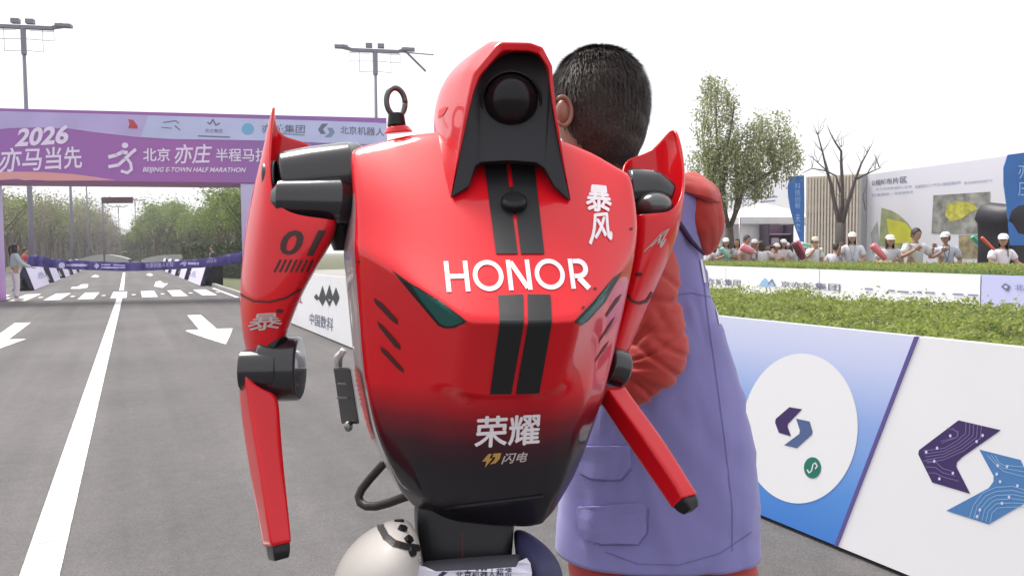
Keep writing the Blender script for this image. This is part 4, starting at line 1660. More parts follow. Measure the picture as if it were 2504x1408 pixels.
beamo = slab('crossbeam', -150, 950, 3.46, 5.48, 0, 1.5, gm, gantry)
slab('soffit', -150, 950, 3.43, 3.457, .02, 1.48, under, gantry)
legm = gradmat('leg_print', [(0, (.42, .2, .5)), (.4, (.5, .36, .62)), (1, (.55, .5, .75))], (0, 0, 1), 0, 3.4, .7)
for a, b in ((-150, -52), (592, 672), (872, 950)):
    slab('leg', a, b, 0, 3.43, .03, 1.47, legm, gantry)
B_ = [beamo]
lav = mat('lavender_print', (.50, .42, .74), .75, var=.06, vscale=1.5)
pale = mat('pale_blue_print', (.52, .55, .82), .75, var=.05, vscale=1.5)
lett = mat('lavender_letters', (.80, .70, .90), .7)
poly_on([(-40, 271), (-40, 322), (20, 314), (90, 312), (170, 315), (240, 325), (330, 335), (420, 341), (620, 344), (946, 356), (946, 301), (800, 296), (360, 282)], B_, lav, gantry, 'top_strip', .006, 30)
poly_on([(362, 283), (345, 336), (420, 340), (620, 343), (944, 354), (944, 302), (800, 297)], B_, pale, gantry, 'top_strip', .010, 30)
poly_on([(-40, 420), (40, 420), (110, 421), (180, 426), (240, 434), (285, 441), (-40, 444)], B_, mat('coral_print', (.72, .34, .36), .75), gantry, 'coral_wave', .006, 30)
text_on('2026', [(48, 314), (172, 305), (166, 352), (36, 360)], B_, lett, gantry, .035, off=.014)
text_on('亦马当先', [(6, 362), (198, 358), (202, 412), (-6, 424)], B_, lett, gantry, .016, off=.014, maxlen=20)
text_on('北京', [(350, 362), (416, 362), (416, 395), (350, 395)], B_, lett, gantry, .016, off=.014, maxlen=20)
text_on('亦庄', [(432, 353), (520, 352), (512, 400), (424, 402)], B_, lett, gantry, .016, off=.014, maxlen=20)
text_on('半程马拉松', [(528, 363), (690, 363), (690, 396), (528, 395)], B_, lett, gantry, .012, off=.014, maxlen=20)
text_on('BEIJING E-TOWN HALF MARATHON', [(352, 409), (602, 410), (598, 425), (348, 424)], B_, lett, gantry, .025, off=.014, maxlen=20)
# runner emblem
poly_on(ellipse2(306, 356, 8, 7, 16), B_, lett, gantry, 'runner_emblem', .014, 20)
for q, w in (([(268, 384), (285, 380), (300, 372), (310, 374)], 9), ([(268, 408), (290, 404), (306, 390), (320, 376), (331, 367)], 8), ([(308, 384), (320, 400), (322, 415), (312, 423), (298, 419)], 7)):
    lay('runner_emblem', *stroke2(q, w), B_, lett, gantry, .014 + w * .0004, 20)
poly_on([(314, 292), (326, 294), (336, 307), (337, 315), (314, 314), (317, 303)], B_, mat('red_print', (.50, .07, .09), .7), gantry, 'sponsor_emblem', .016, 20)
grey_p = mat('slate_print', (.16, .17, .26), .7)
for q, w in (([(400, 300), (430, 296), (438, 302)], 2.5), ([(395, 312), (420, 314)], 2), ([(428, 308), (440, 318)], 2.5),
             ([(508, 300), (514, 304), (521, 293), (528, 307), (537, 302)], 3.2)):
    lay('sponsor_emblem', *stroke2(q, w), B_, grey_p, gantry, .016, 20)
text_on('亦庄集团', [(502, 315), (544, 316), (544, 326), (502, 325)], B_, grey_p, gantry, .0, off=.016, maxlen=0)
lay('sponsor_emblem', *stroke2([(485, 333), (562, 336)], 3), B_, grey_p, gantry, .016, 20)
poly_on(ellipse2(606, 316, 15, 14, 20), B_, mat('sky_print', (.18, .42, .66), .6), gantry, 'sponsor_emblem', .016, 20)
text_on('亦城集团', [(640, 304), (746, 306), (745, 327), (640, 326)], B_, grey_p, gantry, .012, off=.016, maxlen=0)
lay('sponsor_emblem', *stroke2([(660, 326), (744, 331)], 2.5), B_, mat('teal_print', (.12, .3, .36), .7), gantry, .016, 20)
slate2 = mat('slate_light_print', (.22, .27, .42), .7)
poly_on([(803, 303), (787, 303), (778, 317), (784, 328), (797, 328), (790, 317), (793, 313)], B_, grey_p, gantry, 'sponsor_emblem', .016, 20)
poly_on([(800, 313), (813, 313), (819, 324), (810, 336), (793, 336), (806, 325)], B_, slate2, gantry, 'sponsor_emblem', .016, 20)
text_on('北京机器人', [(832, 308), (940, 313), (940, 334), (832, 328)], B_, grey_p, gantry, .012, off=.016, maxlen=0)


# ================================================================== LAMP POSTS, SIGN
polem = mat('pole_paint', (.20, .19, .24), .5, metal=.2)


def lamp(label, px, d, H, ux, extra=False):
    r = thing('street_lamp', label, 'street lamp', at(px, d), 'tall twin arm street lamps')
    o = r.location.copy()
    MB().tube([o, o + Vector((0, 0, 3)), o + Vector((0, 0, H))], [.15, .12, .07], 10).build('pole', polem, r, True)
    mb = MB().box(o + Vector((0, 0, H - .65)), (.22, .22, 1.3))
    mb.build('pole_head', polem, r)
    Rr = Matrix((ux, Vector((-ux.y, ux.x, 0)), Vector((0, 0, 1)))).transposed()
    mb = MB().box(o + Vector((0, 0, H)), (2.6, .22, .16), Rr)
    mb.build('crossarm', polem, r)
    for s in (-1, 1):
        mb = MB()
        pa, pb = o + ux * s * 1.2 + Vector((0, 0, H)), o + ux * s * 1.75 + Vector((0, 0, H + .17))
        mb.tube([pa, pb], [.09, .16], 4)
        mb.box(o + ux * s * 1.8 + Vector((0, 0, H + .15)), (.7, .34, .15), Rr)
        mb.build('luminaire', polem, r)
        mb = MB()
        for (x0, z0, x1, z1) in ((.3, -.15, 1.35, -.15), (1.35, 0, 1.35, -.6), (.85, -.05, .85, -1.15), (.1, -.55, 1.35, -.6), (.1, -1.1, .85, -1.15)):
            mb.tube([o + ux * s * x0 + Vector((0, 0, H + z0)), o + ux * s * x1 + Vector((0, 0, H + z1))], .016, 4)
        mb.build('bracket_frame', polem, r)
        MB().box(o + ux * s * .32 + Vector((0, 0, H + .28)), (.36, .25, .22), Rr).build('camera_box', polem, r)
    if extra:
        mb = MB()
        a = o + ux * 1.3 + Vector((0, 0, H))
        mb.tube([a, a + ux * 1.9 - Vector((0, 0, .08))], .035, 6)
        mb.tube([a + ux * .4, a + ux * 1.45 - Vector((0, 0, 1.0))], .06, 6)
        mb.build('side_arm', polem, r)
    return r


lamp('tall street lamp rising behind the left end of the purple arch', 78, 36, 12.3, gu)
lamp('street lamp with twin arms just left of the robot head', 925, 40.8, 12.35, gu, True)
lamp('slim dark lamp post behind the arch, second from the left leg', 178, 62, 12.3, gu)
lamp('thin pale lamp post between the bare trees and the hanging dark sign', 217, 100, 12.3, gu)
lamp('very distant lamp post standing under the dark road sign', 293, 170, 12.3, gu)
lamp('distant lamp post where the bare trees meet the green trees', 334, 150, 12.3, gu)
sg = thing('road_sign', 'dark red rectangular road sign held above the road beyond the arch', 'road sign', at(254, 80))
a, b = at(253, 80), at(329, 80)
z0, z1 = zof(253, 498, 80), zof(253, 483, 80)
mb = MB().hexa([Vector((p.x, p.y, z0)) for p in (a, b, b + gn * .12, a + gn * .12)] + [Vector((p.x, p.y, z1)) for p in (a, b, b + gn * .12, a + gn * .12)])
mb.build('sign_panel', mat('maroon', (.07, .02, .03), .6), sg)
MB().tube([a + gn * .2, a + gn * .2 + Vector((0, 0, z1))], .09, 8).build('post', polem, sg, True)


# ================================================================== TREES
bark = mat('bark', (.10, .08, .065), .9, bump=.6, bscale=30, var=.2)
barkp = mat('pale_bark', (.20, .17, .15), .9, bump=.5, bscale=20, var=.25)


def branches(rs, mb, p, dr, ln, r, lvl, tips, upb=.25, spread=.6, kids=3):
    n_ = 4
    pts = [p]
    rad = [r]
    d = dr.normalized()
    for i in range(n_):
        d = (d + Vector((rs.uniform(-.16, .16), rs.uniform(-.16, .16), rs.uniform(-.05, .16)))).normalized()
        pts.append(pts[-1] + d * ln / n_)
        rad.append(r * (1 - .5 * (i + 1) / n_))
    mb.tube(pts, rad, 5 if lvl < 2 else 3, False)
    if lvl >= 3:
        tips.append((pts[-1], d)); tips.append((pts[2], d))
        return
    for k in range(kids + (lvl == 0)):
        t = rs.uniform(.35, 1.0) if k else 1.0
        i = min(n_ - 1, int(t * n_))
        q = pts[i].lerp(pts[i + 1], t * n_ - i) if i < n_ else pts[-1]
        az = rs.uniform(0, 2 * math.pi)
        nd = (d * .8 + Vector((math.cos(az), math.sin(az), 0)) * spread + Vector((0, 0, upb))).normalized()
        branches(rs, mb, q, nd, ln * rs.uniform(.55, .75), rad[-1] * .85, lvl + 1, tips, upb, spread, kids)


def leafcloud(rs, tips, per, rad, size, flat=.4, asp=.55):
    v, f = [], []
    for t, d in tips:
        for _ in range(per):
            c = t + Vector((rs.gauss(0, rad), rs.gauss(0, rad), rs.gauss(0, rad * .9)))
            s = size * rs.uniform(.6, 1.3)
            a = Vector((rs.uniform(-1, 1), rs.uniform(-1, 1), rs.uniform(-flat, flat))).normalized()
            b = a.cross(Vector((rs.uniform(-1, 1), rs.uniform(-1, 1), rs.uniform(.2, 1)))).normalized()
            k = len(v)
            v += [c - a * s * .5, c + b * s * asp * .5, c + a * s * .5, c - b * s * asp * .5]
            f.append((k, k + 1, k + 2, k + 3))
    return v, f


lf_brown = leafmat('bud_leaves', [(.20, .16, .12), (.22, .21, .12), (.27, .23, .17), (.17, .17, .10)], .4)
lf_green = leafmat('fresh_leaves', [(.16, .22, .06), (.21, .28, .07), (.13, .18, .07), (.25, .30, .11)], .5)
lf_pale = leafmat('olive_leaves', [(.21, .25, .09), (.27, .30, .12), (.42, .42, .28), (.15, .19, .07)], .55)
lf_hedge = leafmat('hedge_leaves', [(.22, .29, .06), (.31, .38, .08), (.14, .20, .05), (.42, .44, .14), (.25, .32, .10), (.34, .32, .13)], .5)


def tree_template(seed, H, mt, per, rad, size, spread=.55, kids=3, bk=bark):
    rs = random.Random(seed)
    root = bpy.data.objects.new('tree', None)
    mb = MB()
    tips = []
    branches(rs, mb, Vector((0, 0, -.05)), Vector((0, 0, 1)), H * .42, H * .016, 0, tips, .3, spread, kids)
    zm = max(t[0].z for t in tips)
    s = H / zm
    mb.v = [v * s for v in mb.v]
    tips = [(t[0] * s, t[1]) for t in tips]
    v, f = leafcloud(rs, tips, per, rad, size)
    tm = bpy.data.meshes.new('trunk'); tm.from_pydata([tuple(a) for a in mb.v], [], mb.f); tm.materials.append(bk)
    cm = bpy.data.meshes.new('crown'); cm.from_pydata([tuple(a) for a in v], [], f); cm.materials.append(mt)
    bpy.data.objects.remove(root)
    return tm, cm, H


TT_b = [tree_template(11 + i, 9.0, lf_brown, 5, .55, .30, .6, 3, barkp) for i in range(3)]
TT_g = [tree_template(31 + i, 9.0, lf_green, 11, .60, .34, .6, 3) for i in range(3)]


def plant(tmpl, name, label, px, d, H, group, rot):
    r = thing(name, label, 'tree', at(px, d), group)
    s = H / tmpl[2]
    r.scale = (s, s, s)
    r.rotation_euler = (0, 0, rot)
    for nm, me in (('trunk', tmpl[0]), ('crown', tmpl[1])):
        o = bpy.data.objects.new(nm, me)
        COL.objects.link(o)
        o.parent = r
    return r


rs = random.Random(5)
prof_l = [(-60, 455), (0, 462), (40, 475), (75, 480), (110, 468), (145, 485), (175, 492), (205, 478), (240, 492), (270, 520), (290, 555), (310, 575)]
prof_r = [(310, 570), (335, 550), (360, 520), (385, 495), (410, 486), (440, 484), (455, 515), (480, 520), (500, 512), (520, 490), (545, 470), (570, 455), (610, 450), (700, 450), (800, 470)]


def prof(pr, x):
    for (a, b), (c, d) in zip(pr, pr[1:]):
        if a <= x <= c:
            return b + (d - b) * (x - a) / (c - a)
    return pr[-1][1] if x > pr[-1][0] else pr[0][1]


i = 0
px = -55
while px < 312:
    for row in range(2):
        d = (46 + max(0, px + 55) ** 1.35 * .055) * (1 + .35 * row) + rs.uniform(-2, 2)
        x = px + rs.uniform(-6, 6)
        y = prof(prof_l, x) + rs.uniform(0, 16) + row * 4
        plant(TT_b[i % 3] if rs.random() < .8 else TT_g[i % 3], 'bare_tree',
              'slender grey-brown spring tree in the row left of the road beyond the arch', x, d, (hz(x) - y) * d / FPX + 1.35, 'bare trees along the left roadside', rs.uniform(0, 6))
        i += 1
    px += 13 - px * .012
px = 322
while px < 700:
    for row in range(2):
        d = (135 - (px - 322) * .32) * (1 + .3 * row) + rs.uniform(-2, 2)
        x = px + rs.uniform(-6, 6)
        y = prof(prof_r, x) + rs.uniform(0, 10) + row * 6
        plant(TT_g[i % 3], 'green_tree', 'fresh green leafy tree in the row right of the road beyond the arch', x, max(42, d), (hz(x) - y) * max(42, d) / FPX + 1.35,
              'green trees along the right roadside', rs.uniform(0, 6))
        i += 1
    px += 17

def brush(name, label, spots, mt, n, size, seed):
    rs2 = random.Random(seed)
    v, f = [], []
    for _ in range(n):
        px, d, h = rs2.choice(spots)
        x = px + rs2.gauss(0, 9)
        c = at(x, d + rs2.uniform(0, 8)) + Vector((0, 0, h * rs2.random() ** .8))
        s = size * d / 60 * rs2.uniform(.6, 1.3)
        a = Vector((rs2.uniform(-1, 1), rs2.uniform(-1, 1), rs2.uniform(-1, 1))).normalized()
        b = a.cross(Vector((rs2.uniform(-1, 1), rs2.uniform(-1, 1), rs2.uniform(.2, 1)))).normalized()
        k = len(v)
        v += [c - a * s * .5, c + b * s * .35, c + a * s * .5, c - b * s * .35]
        f.append((k, k + 1, k + 2, k + 3))
    o = mk(name, v, f, mt, None, kind='stuff')
    o['label'] = label
    o['category'] = 'woodland'
    return o


brush('far_wood', 'grey-brown woodland mass behind the bare roadside trees', [(x, 85 + max(0, x + 40) * .42, (hz(x) - prof(prof_l, x) - 32) * (85 + max(0, x + 40) * .42) / FPX + 1.3) for x in range(-60, 330, 10)],
      leafmat('wood_brown', [(.13, .11, .09), (.17, .14, .11), (.14, .14, .08), (.20, .18, .14)], .2), 26000, .42, 2)
brush('far_wood', 'soft green woodland mass behind the green roadside trees', [(x, 150 - (x - 320) * .25, (hz(x) - prof(prof_r, x) - 14) * (150 - (x - 320) * .25) / FPX + 1.3) for x in range(318, 700, 10)],
      leafmat('wood_green', [(.12, .15, .07), (.16, .19, .08), (.13, .15, .10), (.19, .21, .11)], .3), 26000, .42, 3)

# tree with pale leaves on the right
t1 = thing('leafy_tree', 'multi stemmed tree with thin pale olive leaves in front of the white tent', 'tree', at(1785, 21))
mb = MB()
stems = [[(1786, 645, 0), (1784, 600, 0), (1782, 560, 0)], ]
limb = [[(1782, 562, 0), (1776, 535, .1), (1764, 460, .3), (1758, 400, .4), (1752, 330, .5), (1750, 250, .5)], [(1782, 560, 0), (1774, 520, -.2), (1768, 460, -.3), (1775, 380, -.4), (1790, 300, -.4), (1795, 250, -.4)],
        [(1784, 562, 0), (1797, 520, .1), (1806, 460, .2), (1822, 400, .3), (1840, 340, .4)], [(1784, 560, 0), (1806, 505, -.2), (1818, 460, -.3), (1850, 400, -.4), (1890, 340, -.6)],
        [(1764, 470, .2), (1735, 420, .4), (1722, 360, .6), (1715, 300, .6)], [(1818, 460, -.3), (1870, 430, 0), (1920, 400, 0), (1950, 385, 0)], [(1806, 460, .2), (1800, 400, .6), (1815, 330, .9)]]
base = at(1785, 21)
D1 = 21
mb.tube([base, P(1785, 600, D1), P(1783, 556, D1)], [.17, .13, .11], 9)
tips = []
for q in limb:
    pts = [P(x, y, D1 + o_) for x, y, o_ in q]
    MB().tube(pts, [.075 * (1 - .75 * i / (len(pts) - 1)) for i in range(len(pts))], 6).build('branch', bark, t1, True)
mb.build('trunk', bark, t1, True)
mb = MB()
rs = random.Random(9)
for (cx, cy, rx_, ry_, nn) in ((1752, 330, 55, 110, 90), (1745, 250, 40, 40, 22), (1790, 420, 80, 70, 90), (1850, 400, 80, 85, 110), (1890, 350, 50, 55, 40), (1920, 400, 45, 45, 30), (1730, 440, 45, 50, 36), (1800, 480, 90, 22, 26)):
    for _ in range(nn):
        a, rr = rs.uniform(0, 6.28), math.sqrt(rs.random())
        x, y = cx + rx_ * rr * math.cos(a), cy + ry_ * rr * math.sin(a)
        z_ = rs.gauss(0, .55)
        p0 = P(x, y, D1 + z_)
        tip = p0 + Vector((rs.gauss(0, .07), rs.gauss(0, .07), rs.uniform(.15, .42)))
        mb.tube([p0 + Vector((0, 0, -.15)), p0, tip], [.010, .008, .004], 3, False)
        for t in (0, .4, .8, 1.1):
            tips.append((p0.lerp(tip, t), None))
mb.build('twigs', bark, t1, True, kind='stuff')
v, f = leafcloud(rs, tips, 9, .095, .09, .9, .5)
mk('crown', v, f, lf_pale, t1)

# pruned bare tree
t2 = thing('bare_tree', 'pruned leafless tree with upright limbs in front of the slatted screen', 'tree', at(2055, 19))
mb = MB()
D2 = 19
gbark = mat('grey_bark', (.10, .085, .08), .9, bump=.5, bscale=30)
mb.tube([at(2055, D2), P(2055, 600, D2), P(2056, 545, D2)], [.15, .12, .10], 10)
for q, r0, r1 in (([(2056, 556, 0), (2046, 520, .1), (2038, 485, .2), (2032, 450, .2), (2022, 418, .3), (2012, 375, .3), (2000, 330, .3), (1990, 308, .3)], .10, .008),
                  ([(2056, 552, 0), (2060, 500, 0), (2060, 450, -.1), (2057, 400, -.1), (2057, 370, -.1), (2042, 348, -.1), (2030, 325, -.1), (2022, 305, -.1)], .09, .008),
                  ([(2056, 556, 0), (2072, 500, -.2), (2085, 460, -.3), (2092, 438, -.3), (2106, 400, -.4), (2120, 375, -.4), (2132, 354, -.4)], .095, .006),
                  ([(2056, 470, 0), (2044, 430, .2), (2020, 418, .4), (1985, 412, .4), (1962, 424, .4)], .045, .012),
                  ([(2024, 420, .3), (2000, 398, .3), (1985, 384, .3), (1975, 380, .3)], .025, .008),
                  ([(2090, 440, -.3), (2118, 426, -.3), (2135, 418, -.3), (2155, 410, -.3)], .045, .012),
                  ([(2000, 330, .3), (2002, 300, .3), (1996, 274, .3)], .008, .004), ([(1990, 310, .3), (1986, 296, .3)], .006, .003),
                  ([(2116, 515, -.2), (2110, 480, -.2), (2122, 440, -.2)], .018, .008)):
    pts = [P(x, y, D2 + o_) for x, y, o_ in q]
    MB().tube(pts, [.68 * (r0 + (r1 - r0) * i / (len(pts) - 1)) for i in range(len(pts))], 7).build('branch', gbark, t2, True)
mb.build('trunk', gbark, t2, True)
mb = MB()
rs = random.Random(21)
for q in [(2010, 370, .3), (2000, 330, .3), (2028, 430, .2), (2040, 480, .2), (2057, 400, -.1), (2057, 360, -.1), (2042, 348, -.1), (2106, 400, -.4), (2120, 375, -.4), (2092, 440, -.3), (2120, 425, -.3), (1985, 412, .4), (2000, 398, .3), (2075, 495, -.2), (2150, 410, -.3), (2140, 415, -.3)] * 3:
    p = P(q[0], q[1], D2 + q[2])
    d_ = Vector((rs.uniform(-1, 1), rs.uniform(-1, 1), rs.uniform(.3, 1.6))).normalized()
    ln = rs.uniform(.2, .65)
    pts = [p]
    for k in range(4):
        d_ = (d_ + Vector((rs.uniform(-.3, .3), rs.uniform(-.3, .3), rs.uniform(-.1, .3)))).normalized()
        pts.append(pts[-1] + d_ * ln / 4)
    mb.tube(pts, [.008, .007, .006, .0045, .003], 4)
mb.build('twigs', gbark, t2, True, kind='stuff')

# ================================================================== BOARDS ALONG THE ROAD
whiteb = mat('white_board', (.88, .88, .90), .45, var=.015, vscale=2)
frameb = mat('board_edge', (.02, .02, .05), .6)


def board(label, a, b, H, backv, lean, mt, group, top_shift=(0, 0), th=.012, cat='barrier board'):
    """A-frame board: a,b ground line of the road side panel; backv points away from the road"""
    a, b = Vector((*a, 0)), Vector((*b, 0))
    u = (b - a).normalized()
    bk = Vector((*backv, 0)).normalized()
    r = thing('barrier_board', label, cat, (a + b) / 2, group)
    z = Vector((0, 0, 1))
    ta, tb = a + u * top_shift[0] + bk * lean + z * H, b + u * top_shift[1] + bk * lean + z * H
    lo = z * .02
    mb = MB().hexa([a + lo, b + lo, b + lo + bk * th, a + lo + bk * th, ta, tb, tb + bk * th, ta + bk * th])
    fr = fix_normals(mb.build('front_panel', mt, r))
    e = bk * (.42 + lean)
    mb = MB().hexa([a + lo + e, b + lo + e, b + lo + e + bk * th, a + lo + e + bk * th, ta + bk * .02, tb + bk * .02, tb + bk * (.02 + th), ta + bk * (.02 + th)])
    fix_normals(mb.build('back_panel', mt, r))
    for p, q in ((a, ta), (b, tb)):
        s_ = .03 if p is a else -.03
        mb = MB()
        mb.tube([p + u * s_ + lo + bk * .02, q + u * s_ - z * .03 + bk * .018], .010, 4)
        mb.tube([p + u * s_ + lo + e - bk * .01, q + u * s_ - z * .03 + bk * .02], .010, 4)
        mb.tube([p + u * s_ + z * .25 + bk * (.02 + lean * .25), p + u * s_ + z * .25 + e * .8], .008, 4)
        mb.build('strut', frameb, r)
    return r, fr


XB = 2.80
blueg = gradmat('blue_board', [(0, (.06, .22, .66)), (.25, (.10, .30, .72)), (.6, (.30, .44, .82)), (.85, (.60, .66, .92)), (1, (.72, .75, .94))], (0, 0, 1), 0, 1.0, .45)
r1, f1 = board('white board with a large purple and blue logo at the right edge', (XB, -1.7), (XB, 2.19), 1.0, (1, 0), .0, whiteb, 'boards lining the right side of the road', (0, -.36), .012)
r2, f2 = board('blue board with a white disc beside the person in the purple vest', (XB, 2.205), (XB, 4.5), 1.0, (1, 0), .0, blueg, 'boards lining the right side of the road', (-.36, -.36), .012)
_et = MB().hexa([Vector((XB - .004, 2.19, .02)), Vector((XB - .004, 2.207, .02)), Vector((XB + .01, 2.207, .02)), Vector((XB + .01, 2.19, .02)),
                 Vector((XB - .004, 1.83, 1)), Vector((XB - .004, 1.847, 1)), Vector((XB + .01, 1.847, 1)), Vector((XB + .01, 1.83, 1))])
edge = _et.build('edge_trim', mat('trim', (.12, .09, .3), .5), r1)
fix_normals(edge)
y = 4.52
bl = []
names = ['second white board past the blue one, hidden behind the robot', 'white board behind the robot waist', 'white board seen between robot arm and torso with a black wave logo',
         'white board with red lettering left of the wave logo board', 'white board farther along behind the robot arm', 'white board next to the arch leg', 'last white board before the crossing']
for nm in names:
    q = board(nm, (XB, y), (XB, y + 2.35), 1.0, (1, 0), .0, whiteb, 'boards lining the right side of the road', (-.36, -.36))
    bl.append(q)
    y += 2.36


def Z(x, y):
    return (x / 2.1734 + 1760, y / 2.1734 + 760)


pur = mat('logo_purple', (.055, .03, .13), .4)
blu = mat('logo_blue', (.08, .22, .48), .4)
cir = mat('circuit_lavender', (.24, .20, .42), .4)
cirb = mat('circuit_blue', (.32, .52, .75), .4)
nodep = mat('circuit_node', (.62, .66, .88), .4)
poly_on([Z(*p) for p in [(1270, 580), (1495, 632), (1290, 775), (1262, 802), (1258, 825), (1332, 970), (1130, 910), (1056, 760), (1060, 738)]], [f1], pur, r1, 'logo', .0015, 20)
poly_on([Z(*p) for p in [(1380, 735), (1600, 790), (1640, 880), (1650, 950), (1640, 1010), (1430, 1132), (1205, 1060), (1430, 940), (1456, 905), (1456, 875)]], [f1], blu, r1, 'logo', .0015, 20)
for k in range(5):
    lay('circuit_line', *stroke2([Z(1312 + 20 * k, 592 + 5 * k), Z(1308 + 20 * k, 650 + 6 * k), Z(1262 + 9 * k, 690 + 13 * k), Z(1195, 728 + 15 * k), Z(1085 + 5 * k, 742 + 16 * k)], 1.6), [f1], cir, r1, .0025, 20)
for k in range(3):
    lay('circuit_line', *stroke2([Z(1085 + 14 * k, 795 + 32 * k), Z(1150, 800 + 30 * k), Z(1185, 835 + 22 * k), Z(1235 + 18 * k, 850 + 26 * k)], 1.5), [f1], cir, r1, .0025, 20)
for k in range(2):
    lay('circuit_line', *stroke2([Z(1210 + 30 * k, 620), Z(1270, 640 + 14 * k), Z(1262, 670), Z(1180, 690 + 12 * k)], 1.3), [f1], cir, r1, .0025, 20)
for p in ((1228, 662), (1158, 727), (1100, 748), (1400, 660), (1368, 692), (1143, 797), (1242, 860), (1170, 890)):
    poly_on(ellipse2(*Z(*p), 3.2, 4, 10), [f1], nodep, r1, 'circuit_node', .0035, 0)
for k in range(6):
    lay('circuit_line', *stroke2([Z(1330 + 22 * k, 1095 + 5 * k), Z(1350 + 20 * k, 1030 + 8 * k), Z(1400 + 16 * k, 965 + 16 * k), Z(1470, 935 + 22 * k), Z(1560, 930 + 22 * k), Z(1625, 950 + 18 * k)], 1.5), [f1], cirb, r1, .0025, 20)
for k in range(3):
    lay('circuit_line', *stroke2([Z(1425 + 20 * k, 765), Z(1470 + 8 * k, 815 - 6 * k), Z(1510, 850 - 16 * k), Z(1625, 880 - 26 * k)], 1.5), [f1], cirb, r1, .0025, 20)
for p in ((1480, 820), (1530, 825), (1475, 865), (1493, 905), (1585, 927), (1540, 987), (1503, 1020), (1385, 1055), (1370, 1090)):
    poly_on(ellipse2(*Z(*p), 3.4, 4.2, 10), [f1], nodep, r1, 'circuit_node', .0035, 0)
poly_on(ellipse2(1957, 1047, 141, 183, 72, .05), [f2], mat('white_disc', (.90, .90, .91), .45), r2, 'disc', .0015, 20)
poly_on([Z(*p) for p in [(372, 510), (440, 521), (366, 598), (362, 612), (381, 665), (316, 646), (296, 592), (300, 572)]], [f2], pur, r2, 'logo', .003, 20)
poly_on([Z(*p) for p in [(408, 571), (480, 586), (495, 640), (492, 656), (412, 728), (344, 712), (425, 652), (428, 634)]], [f2], mat('logo_slate', (.09, .14, .30), .4), r2, 'logo', .003, 20)
poly_on(ellipse2(*Z(495, 832), 21, 26, 28), [f2], mat('badge_green', (.02, .20, .15), .4), r2, 'badge', .003, 0)
bc = Z(495, 832)
lay('badge_swirl', *stroke2([(bc[0] - 12, bc[1] + 5), (bc[0] - 8, bc[1] + 12), (bc[0] - 2, bc[1] + 8), (bc[0], bc[1]), (bc[0] + 2, bc[1] - 9), (bc[0] + 8, bc[1] - 12), (bc[0] + 12, bc[1] - 4), (bc[0] + 8, bc[1] + 2)], 3.2), [f2],
    mat('white_print', (.8, .8, .8), .5), r2, .0045, 0)
blackp = mat('black_print', (.03, .03, .035), .5)
bfs = [q[1] for q in bl]
bpar = bl[2][0]
wave = [(768, 726), (774, 718), (780, 727), (789, 698), (797, 724), (806, 696), (814, 724), (822, 702), (830, 724), (830, 730), (822, 748), (814, 732), (806, 750), (797, 732), (789, 748), (780, 732), (774, 734)]
poly_on(wave, bfs, blackp, bpar, 'wave_logo', .004, 12)
text_on('中国数科', [(758, 764), (816, 778), (814, 810), (757, 792)], bfs, grey_p, bpar, .012, off=.004, maxlen=0)
text_on('红', [(724, 708), (741, 711), (740, 742), (724, 738)], bfs, mat('red_letters', (.5, .06, .12), .5), bl[3][0], .012, off=.004, maxlen=0)
# far A-frame rows beyond the crossing
for side, X in ((-1, -3.02), (1, 2.80)):
    for k in range(5):
        y0 = 33.3 + k * (8.0 if k else 0) + (1.2 if k else 0)
        ln = 6.4 if k == 0 else 4.0
        nm = ['near end of the row', 'second of the row', 'third of the row', 'fourth of the row', 'far end of the row'][k]
        q = board('white A-frame board on the %s roadside past the crossing, %s' % ('left' if side < 0 else 'right', nm), (X, y0), (X, y0 + ln), 1.0, (side, 0), .30,
                  mat('violet_white', (.66, .62, .80), .6), 'A-frame boards past the crossing', th=.03)
        mb = MB()
        for yy in (y0 - .02,):
            mb.add([(X + side * .02, yy, .05), (X + side * .30, yy, .98), (X + side * .34, yy, .98), (X + side * .66, yy, .05), (X + side * .5, yy, .05), (X + side * .33, yy, .5), (X + side * .17, yy, .05)],
                   [(0, 1, 2, 5), (0, 5, 6), (2, 3, 5), (3, 4, 5)])
        o = mb.build('end_panel', frameb, q[0]); solid(o, .02, 0); bake(o)
        if k == 0:
            if side < 0:
                text_on('亦庄', [(92, 664), (122, 664), (122, 680), (92, 682)], [q[1]], slate2, q[0], .01, off=.01, maxlen=0)
            else:
                text_on('亦庄', [(462, 664), (480, 662), (480, 678), (462, 676)], [q[1]], slate2, q[0], .01, off=.01, maxlen=0)

# second line of boards beyond the hedge
b0 = Vector((9.97, 5.15)); b1 = Vector((11.70, 12.54))
bu = (b1 - b0).normalized()
bnrm = (bu.y, -bu.x)


def b2(s):
    p = b0 + bu * s
    return (p.x, p.y)


lavb = mat('lavender_board', (.55, .56, .86), .5)
s0 = None
B2 = []
for lab, sa, sb, mt_ in (('lavender board with a diamond logo at the far right behind the hedge', -2.2, .62, lavb), ('long white board with tiny sponsor marks behind the hedge', .64, 3.9, whiteb),
                         ('white board with a blue mountain logo behind the hedge', 3.92, 7.0, whiteb), ('white board with dark characters beside the purple vest', 7.02, 10.2, whiteb)):
    q = board(lab, b2(sa), b2(sb), 1.0, bnrm, .0, mt_, 'boards in the line beyond the hedge')
    B2.append(q)
B2f = [q[1] for q in B2]
text_on('亦城集团', [(1728, 679), (1812, 684), (1811, 700), (1728, 696)], B2f, grey_p, B2[3][0], .01, off=.01, maxlen=0)
lay('mountain_logo', *poly2([(1855, 700), (1864, 686), (1872, 679), (1882, 690), (1889, 681), (1897, 700)]), B2f, mat('sky_print2', (.30, .50, .75), .5), B2[2][0], .008, 0)
lay('mountain_logo', *stroke2([(1880, 694), (1889, 684), (1896, 698)], 3), B2f, grey_p, B2[2][0], .012, 0)
